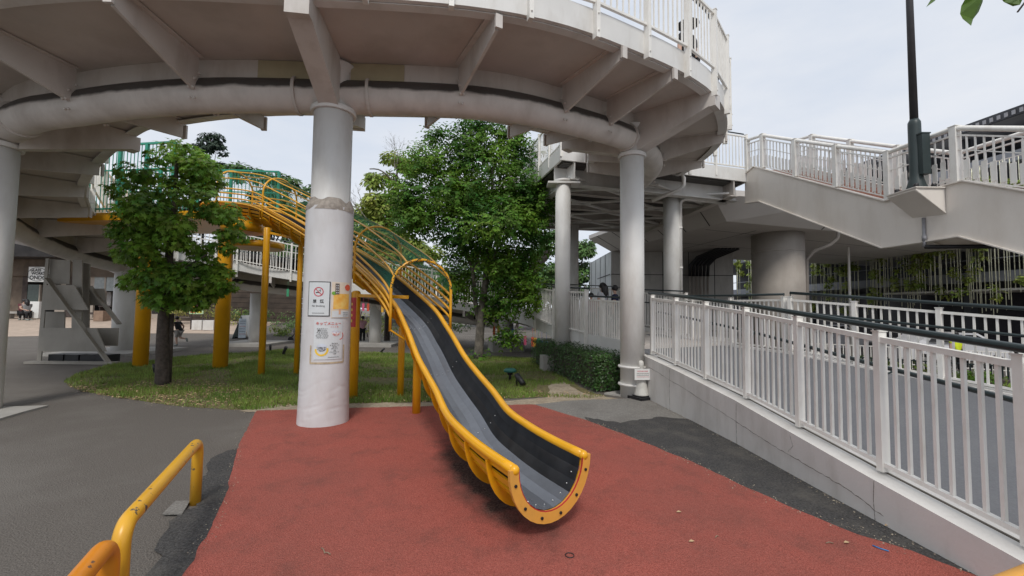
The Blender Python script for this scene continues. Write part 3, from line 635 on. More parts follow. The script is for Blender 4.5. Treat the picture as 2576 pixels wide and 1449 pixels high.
# ------------------------------------------------------------------ tower
GRN = mat('green_paint', (.02, .24, .16), .45, var=.1)
tw = thing('slide_tower', (-9, 11.6, 3.8), 'slide start tower: yellow platform with green mesh railings behind the maple', 'platform')
pc = (-8.9, 11.9); poly = [(-12.1, 11.3), (-11.9, 12.9), (-7.5, 13.0), (-6.9, 12.2), (-7.0, 11.1), (-8.0, 10.7)]
mb = MB(); mb.prism(poly, 3.82, 4.02); part('platform_deck', mb, YEL, tw)
dr = Q(612, 568, 11.2); mb = MB(); mb.lathe((dr.x, dr.y, 0), [(.46, 3.55), (.5, 3.56), (.5, 3.82), (.46, 3.83)], 28); part('drum', mb, YEL, tw)
mb = MB(); mb.lathe((dr.x + .1, dr.y + .5, 0), [(.62, 3.2), (.66, 3.21), (.66, 3.36), (.62, 3.37)], 28); part('drum', mb, YEL, tw)
def gfence(a, b, h, first=True):
    a = V(a); b = V(b); n_ = max(1, round((b - a).length / 1.0))
    for k in range(0 if first else 1, n_ + 1):
        p = a.lerp(b, k / n_); mb = MB(); mb.box(p + Z * h / 2, (.07, .07, h)); part('post', mb, GRN, tw)
    mb = MB(); mb.bar(a + Z * h, b + Z * h, .05, .05); mb.bar(a + Z * .08, b + Z * .08, .03, .04); mb.bar(a + Z * (h * .62), b + Z * (h * .62), .03, .03); m2 = round((b - a).length / .11)
    for k in range(1, m2): p = a.lerp(b, k / m2); mb.box(p + Z * h / 2, (.014, .014, h))
    part('mesh_panel', mb, GRN, tw)
pts = [(-12.0, 13.0, 4.02), (-9.7, 13.05, 4.02), (-8.6, 12.9, 4.02), (-7.2, 13.0, 4.02)]
for a, b in zip(pts, pts[1:]): gfence(a, b, 1.75, a == pts[0])
gfence((-12.0, 11.2, 4.02), (-10.2, 10.95, 4.02), 1.75); gfence((-10.2, 10.95, 4.02), (-8.6, 10.7, 4.02), 1.75, False)
# ================================================================== barriers
CHIP = bpy.data.materials.new('chipped_yellow'); CHIP.use_nodes = True
def chip(m, base, th=.665):
    t = m.node_tree; l = t.links.new; b = t.nodes['Principled BSDF']; g = N(t, 'ShaderNodeNewGeometry'); n_ = N(t, 'ShaderNodeTexNoise'); n_.inputs['Scale'].default_value = 16; n_.inputs['Detail'].default_value = 4
    l(g.outputs['Position'], n_.inputs['Vector']); r = N(t, 'ShaderNodeValToRGB'); r.color_ramp.interpolation = 'LINEAR'; r.color_ramp.elements[0].position = th; r.color_ramp.elements[0].color = (*base, 1); r.color_ramp.elements[1].position = th + .012; r.color_ramp.elements[1].color = (.05, .055, .06, 1)
    l(n_.outputs['Fac'], r.inputs[0]); n4 = N(t, 'ShaderNodeTexNoise'); n4.inputs['Scale'].default_value = 3; n4.inputs['Detail'].default_value = 7; l(g.outputs['Position'], n4.inputs['Vector'])
    mm = N(t, 'ShaderNodeMix'); mm.data_type = 'RGBA'; mr = N(t, 'ShaderNodeMapRange'); mr.inputs[1].default_value = .45; mr.inputs[2].default_value = .7; mr.inputs[4].default_value = .55; l(n4.outputs['Fac'], mr.inputs[0]); l(mr.outputs[0], mm.inputs['Factor'])
    l(r.outputs[0], mm.inputs['A']); mm.inputs['B'].default_value = (base[0] * .75, base[1] * .7, base[2] * .5 + .005, 1); l(mm.outputs['Result'], b.inputs['Base Color']); b.inputs['Roughness'].default_value = .36
chip(CHIP, (.70, .37, .025))
CHIPO = bpy.data.materials.new('chipped_orange'); CHIPO.use_nodes = True; chip(CHIPO, (.72, .25, .012), .69)
def ubar(a, b, h, r, m, label, wrapz=None):
    a = V((a.x, a.y, 0)); b = V((b.x, b.y, 0)); e = (b - a).normalized(); c = .1; pts = [a.copy()]
    for k in range(7): an = PI / 2 * k / 6; pts.append(a + e * c * (1 - math.cos(an)) + Z * (h - c + c * math.sin(an)))
    for k in range(7): an = PI / 2 * k / 6; pts.append(b - e * c * (1 - math.sin(an)) + Z * (h - c + c * math.cos(an)))
    pts.append(b.copy()); mb = MB(); mb.tube(pts, r, 16); o = mb.build('barrier', m); tag(o, label, 'barrier', 'yellow tube barriers'); return o
ubar(P(491, 1268), V((-1.93, 2.2, 0)), .50, .04, CHIP, 'yellow tube barrier with chipped paint on the dark asphalt, left foreground')
ubar(V((-1.86, 2.06, 0)), V((-1.3, .9, 0)), .50, .042, CHIPO, 'orange-yellow barrier with a dark scuff, at the bottom left corner')
br3 = Q(2405, 1515, 1.6); br4 = Q(2760, 1375, 2.0); ubar(V((br3.x, br3.y, 0)), V((br4.x, br4.y, 0)), .53, .058, YEL2, 'end of a yellow barrier cropped by the bottom right corner')
mb = MB(); sl_ = G([(408, 1300), (440, 1268), (478, 1266), (458, 1300)]); mb.prism([(p.x, p.y) for p in sl_], .015, .024); tag(mb.build('ground_patch', ASPH3), 'pale mortar patch at the foot of the yellow barrier', 'patch')
# ================================================================== cone
ck = P(1613, 1004); cn = thing('traffic_cone', (ck.x, ck.y, 0), 'white traffic cone on a black base with a clipped notice, beside the column', 'traffic cone')
mb = MB(); mb.box((ck.x, ck.y, .033), (.37, .37, .05), .5); mb.box((ck.x, ck.y, .065), (.27, .27, .03), .5); part('base', mb, BLACK, cn)
mb = MB(); mb.lathe((ck.x, ck.y, 0), [(.135, .06), (.13, .1), (.045, .60), (.05, .61), (.05, .66), (.036, .70), (.001, .71)], 24); part('body', mb, mat('cone_white', (.62, .61, .57), .6, dirt=(.35, .33, .3), dscale=8), cn)
PAPER = mat('paper', (.74, .74, .72), .4, var=.02); nc = V((ck.x - .012, ck.y - .135, .47)); mb = MB()
def qd(c, w_, h_, tilt=0, yaw=0):
    rx = V((math.cos(yaw), math.sin(yaw), 0)); nn = V((math.sin(yaw), -math.cos(yaw), 0)); uz = V((0, 0, 1)) * math.cos(tilt) - nn * math.sin(tilt) * -1
    return [c - rx * w_ / 2 - uz * h_ / 2, c + rx * w_ / 2 - uz * h_ / 2, c + rx * w_ / 2 + uz * h_ / 2, c - rx * w_ / 2 + uz * h_ / 2]
a = qd(nc, .3, .2, 0, .08); b_ = [v + V((0, .006, 0)) for v in a]; mb.hexa([a[0], a[1], b_[1], b_[0], a[3], a[2], b_[2], b_[3]]); nt_ = part('notice', mb, PAPER, cn)
def line_text(c, w_, h_, yaw, m, par, seedv):   # rows of small unreadable characters
    rng = random.Random(seedv); rx = V((math.cos(yaw), math.sin(yaw), 0)); mb = MB(); x = -w_ / 2
    while x < w_ / 2:
        ww = h_ * rng.uniform(.35, .8); cc = c + rx * (x + ww / 2)
        mb.add(qd(cc, ww * .8, h_ * rng.uniform(.15, .3), 0, yaw), [(0, 1, 2, 3)]); mb.add(qd(cc + V((0, 0, h_ * .3)), ww * .6, h_ * .2, 0, yaw), [(0, 1, 2, 3)]); mb.add(qd(cc + rx * ww * .1, ww * .2, h_ * .9, 0, yaw), [(0, 1, 2, 3)])
        x += ww * 1.15
    return part('print', mb, m, par)
INK = mat('ink', (.03, .03, .03), .7); PINKI = mat('pink_ink', (.6, .12, .15), .6)
fo = V((.0, -.004, 0))
line_text(nc + fo + V((0, 0, .055)), .2, .03, .08, PINKI, nt_, 3)
for k in range(3): line_text(nc + fo + V((0, 0, .015 - k * .03)), .22, .016, .08, PINKI if k == 2 else INK, nt_, 5 + k)
# ================================================================== ground lamps in the grass
def spot(px, py, d, lab, ang=2.5, s=1.0):
    q = Q(px, py, d); t = thing('spotlight', (q.x, q.y, 0), lab, 'spotlight', 'ground spotlights in the grass')
    mb = MB(); mb.lathe((q.x, q.y, 0), [(.02, 0), (.02, .1 * s)], 8); part('stem', mb, BLACK, t)
    a = V((math.cos(ang), -.2, .9)).normalized() * .14 * s; c = V((q.x, q.y, .16 * s)); mb = MB(); mb.tube([c - a, c - a * .2, c + a], [.035 * s, .05 * s, .055 * s], 12); part('lamp_head', mb, BLACK, t)
mu = P(1283, 958); t = thing('mushroom_light', (mu.x, mu.y, 0), 'low light with a dark green cap in the grass right of the slide', 'garden light')
mb = MB(); mb.lathe((mu.x, mu.y, 0), [(.03, 0), (.03, .2)], 10); mb.lathe((mu.x, mu.y, 0), [(.06, .14), (.07, .2)], 12); part('stem', mb, BLACK, t)
mb = MB(); mb.lathe((mu.x, mu.y, 0), [(.13, .2), (.15, .21), (.15, .25), (.1, .28), (.001, .285)], 20); part('cap', mb, mat('cap_green', (.02, .13, .10), .5), t)
q = P(1300, 975); t = thing('spotlight', (q.x, q.y, 0), 'black cylinder spotlight lying tilted beside the green-capped light', 'spotlight', 'ground spotlights in the grass')
mb = MB(); mb.tube([V((q.x + .14, q.y - .05, .07)), V((q.x - .0, q.y + .15, .24))], .06, 14); part('lamp_head', mb, BLACK, t); mb = MB(); mb.tube([V((q.x, q.y + .15, 0)), V((q.x, q.y + .15, .2))], .018, 8); part('stem', mb, BLACK, t)
spot(716, 884, 14.6, 'black tilted spotlight at the back of the lawn near the thin posts', 1.1)
spot(389, 936, 10.2, 'small green topped lamp just left of the maple trunk', 1.5, .8)
spot(962, 884, 15.6, 'small low lamp at the back of the lawn right of the wrapped column', .4, .7)
spot(680, 874, 15.8, 'small dark lamp at the back edge of the grass by the sign board', 1.5, .8)
# block and bits
q = P(1377, 934); mb = MB(); mb.box((q.x + .1, q.y + .2, .2), (.5, .45, .4), .15); tag(mb.build('concrete_block', CONC), 'concrete block at the left end of the hedge', 'block')
q = P(1433, 1406); mb = MB(); rg = [V((q.x + .028 * math.cos(a), q.y + .028 * math.sin(a), .0235)) for a in [2 * PI * k / 20 for k in range(21)]]; mb.tube(rg, .003, 6); tag(mb.build('rubber_ring', BLACK), 'tiny black ring lying on the red rubber in front of the slide', 'ring')
BLU = mat('blue_plastic', (.02, .2, .5), .4)
mb = MB(); c = P(2215, 1380, .026); mb.tube([c + V((-.02, .04, 0)), c + V((0, 0, 0)), c + V((.03, -.03, 0))], .004, 6); tag(mb.build('plastic_straw', BLU), 'small blue and white plastic strip on the red rubber, bottom right', 'litter')
LEAFD = mat('dry_leaf', (.42, .30, .17), .8, island=.4, var=.2)
STICK = mat('dry_stick', (.25, .19, .13), .9)
for (px_, py_, k) in ((1740, 1362, 0), (2232, 1322, 1), (2280, 1342, 0), (1238, 958, 0), (1708, 1288, 1), (2130, 1365, 1)):
    c = P(px_, py_, .027); mb = MB(); s_ = .022; mb.add([c + V((-s_, 0, 0)), c + V((0, -s_ * .5, .004)), c + V((s_, .003, .002)), c + V((0, s_ * .6, .008))], [(0, 1, 2, 3)]); tag(mb.build('fallen_leaf', LEAFD), 'dry leaf fallen on the red rubber or the dark strip beside it', 'leaf', 'fallen leaves on the play surface')
for (px_, py_, dx, dy) in ((808, 1378, .05, -.06), (815, 1390, .05, -.02), (2078, 1366, .05, 0), (1800, 1352, .03, .02)):
    c = P(px_, py_, .026); mb = MB(); mb.tube([c, c + V((dx * .5, dy * .5 + .006, .004)), c + V((dx, dy, 0))], .0035, 5); tag(mb.build('twig', STICK), 'small dry twig lying on the red rubber', 'twig', 'twigs on the play surface')
# ================================================================== STAIRCASE (right)
def sx(y): return 7.45 + (13.5 - y) * .118
top = [(13.55, 6.02), (13.1, 6.14), (9.05, 4.02), (7.62, 4.02), (3.0, 1.70), (-.2, .10)]
bot = [(13.55, 5.12), (12.9, 5.02), (9.15, 3.05), (7.72, 3.05), (2.6, .50), (1.6, .0)]
stc = thing('staircase', (7.6, 13.4, 5), 'pale steel box staircase coming down to the right with a landing halfway', 'staircase')
STW = 1.5
for off in (0, STW):
    mb = MB(); poly = top + bot[::-1]; n = len(poly)
    vs = [V((sx(y) + off + o, y, z)) for o in (-.03, .03) for y, z in poly]
    mb.add(vs, [list(range(n)), list(range(n, 2 * n))[::-1]] + [(i, n + i, n + (i + 1) % n, (i + 1) % n) for i in range(n)])
    for ed in (top, bot):
        for (y0, z0), (y1, z1) in zip(ed, ed[1:]):
            e = .012 if ed is top else -.012
            mb.bar(V((sx(y0) + off, y0, z0 + e)), V((sx(y1) + off, y1, z1 + e)), .15, .022)
    part('stringer', mb, mat('stair_paint%d' % off, (.74, .69, .63), .5, var=.04, scale=.8, dirt=(.55, .48, .40), dscale=.9, damt=.6), stc)
mb = MB(); vs = []
for y, z in [(13.55, 5.3), (12.9, 5.2), (9.15, 3.25), (7.72, 3.25), (2.6, .7)]:
    for o in (.04, STW - .04): vs.append(V((sx(y) + o, y, z)))
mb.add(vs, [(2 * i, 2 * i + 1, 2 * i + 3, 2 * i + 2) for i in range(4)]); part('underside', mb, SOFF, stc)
BRK = bpy.data.materials.new('brick_tread'); BRK.use_nodes = True
t_ = BRK.node_tree; bk = N(t_, 'ShaderNodeTexBrick'); bk.inputs['Scale'].default_value = 8; bk.inputs['Color1'].default_value = (.26, .11, .075, 1); bk.inputs['Color2'].default_value = (.2, .085, .06, 1); bk.inputs['Mortar'].default_value = (.12, .09, .08, 1); gg = N(t_, 'ShaderNodeNewGeometry'); t_.links.new(gg.outputs['Position'], bk.inputs['Vector']); t_.links.new(bk.outputs[0], t_.nodes['Principled BSDF'].inputs['Base Color']); t_.nodes['Principled BSDF'].inputs['Roughness'].default_value = .85
mb = MB(); k = 0
for (ya, za, yb, zb) in ((13.1, 6.2, 9.05, 4.12), (7.62, 4.12, 2.9, 1.75)):
    n = round((za - zb) / .165)
    for i in range(n):
        y0 = ya + (yb - ya) * i / n; y1 = ya + (yb - ya) * (i + 1) / n; z1 = za + (zb - za) * (i + .5) / n
        x0 = sx((y0 + y1) / 2) + .05; mb.box((x0 + STW / 2 - .05, (y0 + y1) / 2, z1 - .30), (STW - .12, abs(y1 - y0) + .001, .17))
mb.box((sx(8.33) + STW / 2, 8.33, 3.84), (STW - .34, 1.44, .12)); mb.box((sx(13.3) + STW / 2, 13.3, 5.98), (STW - .3, .5, .12)); part('treads', mb, BRK, stc)
SG = 'railings of the pale staircase'
def spath(off): return [V((sx(y) + off, y, z + .02)) for y, z in ((13.45, 6.08), (12.75, 5.96), (11.5, 5.30), (10.25, 4.65), (9.0, 4.02), (7.75, 4.02), (6.5, 3.46), (5.2, 2.81), (3.9, 2.15), (2.6, 1.5))]
for off, lb in ((0, 'near railing of the pale staircase with flat pale slats, in front of the lamp post'), (STW, 'far railing of the pale staircase, seen through the near one')):
    fence('railing', lb, 'railing', SG, spath(off), 0, h=.92, over=.12, post=(.11, .13), gap=.145, bar=.022, lo=.06, rs=.03, mid=[.62], pickw=.085, handrail=[(1.02, 0, .048)], hmat=RAILW)
# lamp post on its bracket
lpq = Q(2306, 476, 8.2); bx = lpq.x; by = 8.2; bz = 4.0
lp = thing('lamp_post', (bx, by, bz), 'tall dark green lamp post standing on a bracket at the side of the staircase', 'lamp post')
POLE = mat('pole_green', (.022, .035, .035), .45, var=.1)
mb = MB(); mb.lathe((bx, by, 0), [(.17, bz), (.17, bz + .015), (.115, bz + .22), (.10, bz + .35), (.10, bz + 1.30), (.098, bz + 1.36), (.07, bz + 1.42)], 24); part('base', mb, POLE, lp)
mb = MB(); mb.lathe((bx, by, 0), [(.066, bz + 1.40), (.045, bz + 7)], 20); part('pole', mb, mat('pole_brown', (.035, .032, .035), .5), lp)
mb = MB(); mb.box((bx + .035, by - .13, bz + .68), (.15, .12, .78)); mb.box((bx + .035, by - .13, bz + 1.08), (.18, .14, .02)); part('control_box', mb, POLE, lp)
mb = MB(); x0 = sx(8.2) + .02
mb.hexa([V((bx - .32, 7.88, bz - .02)), V((x0 - .032, 7.88, bz - .02)), V((x0 - .032, 8.53, bz - .02)), V((bx - .32, 8.53, bz - .02)), V((bx - .32, 7.88, bz + .0)), V((x0 - .032, 7.88, bz)), V((x0 - .032, 8.53, bz)), V((bx - .32, 8.53, bz))])
mb.hexa([V((bx - .3, 7.90, bz - .06)), V((x0 - .032, 7.90, bz - .5)), V((x0 - .032, 8.51, bz - .5)), V((bx - .3, 8.51, bz - .06)), V((bx - .3, 7.90, bz - .022)), V((x0 - .032, 7.90, bz - .46)), V((x0 - .032, 8.51, bz - .46)), V((bx - .3, 8.51, bz - .022))])
mb.hexa([V((bx - .29, 7.91, bz - .08)), V((x0 - .034, 7.91, bz - .5)), V((x0 - .034, 7.94, bz - .5)), V((bx - .29, 7.94, bz - .08)), V((bx - .29, 7.91, bz - .021)), V((x0 - .034, 7.91, bz - .021)), V((x0 - .034, 7.94, bz - .021)), V((bx - .29, 7.94, bz - .021))])
part('bracket', mb, MATS['stair_paint0'], lp)
for dx, dy in ((-.2, -.2), (.14, -.2), (-.2, .2), (.14, .2)): mb = MB(); mb.lathe((bx + dx, by + dy, 0), [(.04, bz), (.04, bz + .08), (.03, bz + .09)], 10); part('anchor_bolt', mb, BLACK, lp)
mb = MB(); xx = sx(8.28) - .06; mb.tube([V((xx, 8.28, bz - .5)), V((xx, 8.28, 3.0)), V((xx, 8.3, 2.93))], .028, 8); mb.tube([V((xx, 8.28, 3.05)), V((xx, 8.28, 3.15))], .04, 8); tag(mb.build('conduit_pipe', mat('galvanised', (.3, .3, .32), .5, metal=.4)), 'grey conduit dropping from the lamp bracket', 'pipe')
mb = MB(); mb.tube([V((xx, 8.28, 2.93)), V((xx + .5, 8.0, 2.9)), V((xx + 1.6, 6.6, 2.72)), V((xx + 2, 5.2, 2.2))], .04, 8); tag(mb.build('conduit_pipe', BLACK), 'dark pipe running along below the staircase landing', 'pipe')
# bag on the landing
mb = MB(); bq = Q(2393, 478, 8.15); mb.ball((bq.x + .2, bq.y, 4.14), .1, 10, sc=(1.6, 1, .6)); tag(mb.build('plastic_bag', mat('bag', (.6, .65, .75), .4)), 'small pale plastic bag lying on the staircase landing', 'bag')
# ================================================================== OVERPASS
ov = thing('overpass', (14, 22, 5), 'grey overpass with a smooth low underside and sloping edge behind the staircase', 'overpass')
low = [(5.6, 24.2), (7.95, 15.8), (11.9, 17.0), (40, 26.5), (40, 33.5), (13.7, 27.0), (7.0, 26.2)]
up_ = [(4.4, 24.6), (7.0, 14.9), (12.2, 16.0), (40.5, 25.5), (40.5, 34.5), (13.7, 28.0), (6.0, 27.2)]
mb = MB(); n = len(low); vs = [(x, y, 5.0) for x, y in low] + [(x, y, 5.78) for x, y in up_] + [(x, y, 5.98) for x, y in up_]
mb.add(vs, [list(range(n))[::-1], list(range(2 * n, 3 * n))] + [(i, (i + 1) % n, n + (i + 1) % n, n + i) for i in range(n)] + [(n + i, n + (i + 1) % n, 2 * n + (i + 1) % n, 2 * n + i) for i in range(n)])
OVM = mat('overpass_soffit', (.60, .565, .53), .6, var=.04, scale=.5, dirt=(.48, .44, .41), dscale=.5, damt=.5)
part('deck', mb, OVM, ov)
def seam(a, b, w_=.02, r=.012):
    mb = MB(); mb.bar(V(a), V(b), w_, .006); return mb
for a, b in (((7.9, 17.4, 4.998), (38, 29.2, 4.998)), ((7.2, 20.5, 4.998), (38, 31.5, 4.998)), ((10.0, 17.5, 4.998), (8.6, 25.9, 4.998))): part('panel_seam', seam(a, b), DARK, ov)
for k in range(6):
    t = .1 + k * .16; a = V((*low[0], 4.998)).lerp(V((*low[1], 4.998)), t); b = V((*up_[0], 5.78)).lerp(V((*up_[1], 5.78)), t); mb = MB(); mb.bar(a - V((.01, 0, 0)), b - V((.01, 0, 0)), .03, .02); part('panel_seam', mb, DARK, ov)
for k in range(5):
    t = .12 + k * .1; a = V((*low[2], 4.998)).lerp(V((*low[3], 4.998)), t - .1); b = V((*up_[2], 5.78)).lerp(V((*up_[3], 5.78)), t - .1); mb = MB(); mb.bar(a - V((0, .01, 0)), b - V((0, .01, 0)), .03, .02); part('panel_seam', mb, DARK, ov)
kq = Q(1957, 700, 18.4); kt = thing('overpass_column', (kq.x, kq.y, 0), 'massive round brownish column carrying the overpass', 'column')
mb = MB(); mb.lathe((kq.x, kq.y, 0), [(.99, -.75), (.99, 4.999)], 48); part('shaft', mb, CONCD, kt)
mb = MB(); mb.lathe((kq.x, kq.y, 0), [(.992, 4.2), (1.004, 4.21), (1.004, 4.24), (.992, 4.25)], 48); part('band', mb, CONCD, kt)
mb = MB(); z0 = Q(2060, 575, 17.6); mb.tube([V((kq.x + 1.9, kq.y - 1.0, 4.99)), V((kq.x + 1.85, kq.y - 1.0, 4.7)), V((kq.x + 1.6, kq.y - .95, 4.45)), V((kq.x + 1.2, kq.y - .6, 4.25)), V((kq.x + 1.05, kq.y - .3, 3.9)), V((kq.x + 1.03, kq.y - .3, 0))], .07, 10); tag(mb.build('drainpipe', CONCD), 'brown drainpipe bending onto the massive overpass column', 'pipe')
TILE = mat('tile_panel', (.66, .68, .70), .35, var=.04, scale=.8, dirt=(.3, .29, .28), dscale=.8, damt=.5)
TILED = mat('tile_panel_brown', (.45, .43, .40), .4, var=.06, scale=.8, dirt=(.18, .16, .14), dscale=.8, damt=.6)
pr = thing('bridge_pier', (9, 25, 0), 'square pier clad in large pale tiles under the overpass', 'pier')
x0, y0, x1, y1 = 5.55, 24.0, 12.4, 30.0
mb = MB(); mb.add([(x0, y0, 0), (x1, y0, 0), (x1, y1, 0), (x0 - .1, y1, 0), (x0, y0, 4.99), (x1, y0, 4.99), (x1, y1, 4.99), (x0 - .1, y1, 4.99)], [(0, 1, 5, 4), (1, 2, 6, 5), (2, 3, 7, 6), (4, 5, 6, 7)]); mb.add([(x0, y0, 0), (x0 - .1, y1, 0), (x0 - .1, y1, 4.99), (x0, y0, 4.99)], [(0, 1, 2, 3)], mi=1); part('tiled_body', mb, [TILED, TILE], pr)
mb = MB()
for z in (.6, 2.15, 3.7): mb.box(((x0 + x1) / 2, y0 - .003, z), (x1 - x0, .012, .035)); mb.box((x0 - .055, (y0 + y1) / 2, z), (.012, y1 - y0, .035))
for k in range(1, 5): mb.box((x0 + k * 1.45, y0 - .003, 2.5), (.035, .013, 4.98)); mb.box((x0 - .02 * k - .02, y0 + k * 1.35, 2.5), (.013, .04, 4.98))
part('tile_joints', mb, DARK, pr)
for k in range(6):
    a = Q(1735 + k * 9, 700, 23.5); mb = MB()
    mb.tube([V((a.x, a.y, .5)), V((a.x, a.y, 3.65))], .06, 8); part('duct', mb, CONCD, pr)
    mb = MB(); mb.tube([V((a.x, a.y, 3.6)), V((a.x + .02, a.y - .05, 4.2)), V((a.x + .3, a.y - .3, 4.6)), V((a.x + .9, a.y - 1.0, 4.9)), V((a.x + 1.1, a.y - 1.2, 5.0))], .085, 8); part('cable', mb, BLACK, pr)
# ================================================================== MULTI-LEVEL BUILDING WITH VINES (far right)
F0, F1 = V((23.9, 17.5, 0)), V((19.3, 52, 0)); FD = (F1 - F0).normalized(); FN = V((-FD.y, FD.x, 0)); FLn = (F1 - F0).length
if FN.x > 0: FN = -FN
def fp(s, o, z): return F0 + FD * s + FN * o + Z * z
BLD = mat('dark_steel', (.04, .042, .05), .6, var=.2, scale=1); SLB = mat('slab_grey', (.26, .27, .30), .6, var=.15, scale=1)
bd = thing('terrace_building', F0, 'dark terraced building with a long sloping roof edge and hanging greenery', 'building')
S0 = -13; S1 = FLn
def lbar(o0, o1, z0, z1, m, name, s0=S0, s1=S1):
    mb = MB(); mb.hexa([fp(s0, o0, z0), fp(s1, o0, z0), fp(s1, o1, z0), fp(s0, o1, z0), fp(s0, o0, z1), fp(s1, o0, z1), fp(s1, o1, z1), fp(s0, o1, z1)]); return part(name, mb, m, bd)
lbar(-9, -8.6, 0, 10.9, BLD, 'back_wall')
for z in (3.35, 6.3, 9.0): lbar(-8.6, -.3, z, z + .3, SLB, 'floor_slab'); lbar(-.3, -.1, z - .05, z + .45, SLB, 'slab_edge')
lbar(-8.5, .2, 11.0, 11.22, SLB, 'roof'); lbar(.2, .3, 10.95, 11.35, BLD, 'roof_edge')
mb = MB(); s = S0
while s < S1: c_ = fp(s, .32, 11.12); mb.bar(c_ - FD * .06, c_ + FD * .06, .05, .2); s += .28
part('roof_ribs', mb, mat('rib_grey', (.3, .3, .32), .6), bd)
lbar(.0, .04, 7.3, 7.36, RAILW, 'rail'); lbar(.0, .04, 7.0, 7.04, RAILW, 'rail'); lbar(0, .04, 4.4, 4.45, SLB, 'rail')
for k in range(9): c_ = fp(-10 + k * 5, -.9, 0); mb = MB(); mb.box(c_ + Z * 5.5, (.35, .35, 11)); part('pillar', mb, BLD, bd)
lbar(-3.0, -2.9, .1, 3.1, mat('shop_front_dark', (.03, .025, .035), .25), 'shop_front')
lbar(-2.9, -.2, 2.85, 2.95, RAILW, 'canopy', 2, 9)
# ================================================================== PARKED CARS, FENCES, PLANTING beyond the ramp
def car(px, py, d, label, col, L_=4.4, H=1.5, rz=0):
    q = Q(px, py, d); zc = gh(q.x, q.y); t = thing('parked_car', (q.x, q.y, zc), label, 'car', 'cars parked by the terrace building')
    prof = [(-.5, .25), (-.5, .62), (-.47, .72), (-.3, .78), (-.2, 1.0), (.18, 1.0), (.33, .70), (.47, .62), (.5, .5), (.5, .25)]
    c_, s_ = math.cos(rz), math.sin(rz)
    def tr(x, y, z): return V((q.x + x * c_ - y * s_, q.y + x * s_ + y * c_, z + zc))
    mb = MB(); n = len(prof); vs = [tr(a * L_, o * (1 if b < .75 else .86), b * H) for o in (-.85, .85) for a, b in prof]
    mb.add(vs, [list(range(n)), list(range(n, 2 * n))[::-1]] + [(i, n + i, n + (i + 1) % n, (i + 1) % n) for i in range(n)]); part('body', mb, mat('car_paint_' + label[:5], col, .25, var=.02), t)
    for y_ in (-.86, .86):
        mb = MB(); mb.add([tr(-.26 * L_, y_ * 1.0, .75 * H), tr(.27 * L_, y_ * 1.0, .75 * H), tr(.16 * L_, y_ * .9, .96 * H), tr(-.19 * L_, y_ * .9, .96 * H)], [(0, 1, 2, 3)]); part('window', mb, BLACK, t)
        for x_ in (-.31, .31): mb = MB(); mb.tube([tr(x_ * L_, y_ * .8, .32), tr(x_ * L_, y_ * 1.02, .32)], .32, 18); w_ = part('wheel', mb, BLACK, t); mb = MB(); mb.tube([tr(x_ * L_, y_ * 1.02, .32), tr(x_ * L_, y_ * 1.04, .32)], .18, 14); part('rim', mb, STEEL, w_)
car(2370, 865, 19.5, 'white car behind the ramp railing, next to the worker in a yellow vest', (.6, .6, .62), 4.6, 1.55, -.12)
car(2075, 870, 25, 'small white car farther away behind the ramp railing', (.55, .55, .57), 3.9, 1.7, .3)
pw = Q(2150, 860, 17); 
mb = MB(); a_, b_ = Q(2010, 880, 21), Q(2576, 880, 16.5)
for k in range(60): p = a_.lerp(b_, k / 59); mb.box((p.x, p.y, -.25), (.03, .03, .9))
mb.bar((a_.x, a_.y, .2), (b_.x, b_.y, .2), .04, .04); mb.bar((a_.x, a_.y, -.5), (b_.x, b_.y, -.5), .04, .04); tag(mb.build('street_fence', RAILW), 'low white fence along the street in front of the parked cars', 'fence')
mb = MB(); a_, b_ = Q(2090, 900, 13.8), Q(2700, 925, 10.8)
for k in range(50): p = a_.lerp(b_, k / 49); mb.box((p.x, p.y, -.12), (.025, .025, .84))
mb.bar((a_.x, a_.y, .28), (b_.x, b_.y, .28), .04, .03); tag(mb.build('street_fence', DKG), 'thin dark fence between the ramp and the street', 'fence')
BRN = mat('dark_brown_wood', (.06, .045, .04), .8, var=.3, scale=3)
mb = MB()
for k in range(3): a2, b2 = a_ + V((.0, -.5 - k * .45, 0)), b_ + V((0, -.5 - k * .45, 0)); mb.bar((a2.x, a2.y, -.35 - k * .07), (b2.x, b2.y, -.35 - k * .07), .4, .6 - k * .14)
tag(mb.build('terrace_wall', BRN), 'low dark brown stepped planter edge beyond the ramp', 'planter')
mb = MB(); a = Q(2135, 650, 21.5); mb.lathe((a.x, a.y, 0), [(.06, -.7), (.05, 7)], 12); tag(mb.build('utility_pole', RAILW), 'white pole standing before the vine-hung building', 'pole')
# ================================================================== SHOPS (far left)
WOODD = mat('shop_wood', (.13, .10, .075), .8, var=.25, scale=2, dirt=(.07, .05, .04), dscale=1, damt=.5)
WOODL = mat('plywood', (.30, .28, .245), .8, var=.07, scale=2.5, dirt=(.2, .18, .15), dscale=2, damt=.5)
SHW = mat('shop_wall', (.38, .33, .28), .8, var=.1, scale=1)
zg = .81
sh = thing('shop_building', (-27, 27.5, zg), 'row of small shops with dark openings behind the left columns', 'building')
ys_ = 28.0
mb = MB(); mb.box((-30, ys_ + 2.5, zg + 2.6), (30, .3, 5.2)); part('back_wall', mb, DARK, sh)
mb = MB(); mb.box((-30, ys_ + .3, zg + 3.9), (30, 4.5, .35)); part('roof', mb, DARK, sh)
mb = MB(); mb.box((-30, ys_ - .2, zg + 3.2), (30, .15, 1.1)); part('front_beam', mb, WOODD, sh)
def panel(pxa, pxb, z0, z1, m, name, dd=0.0, y=None):
    a = Q(pxa, 770, y or ys_); b = Q(pxb, 770, y or ys_); mb = MB(); mb.box(((a.x + b.x) / 2, (y or ys_) + dd, zg + (z0 + z1) / 2), (b.x - a.x, .12, z1 - z0)); return part(name, mb, m, sh)
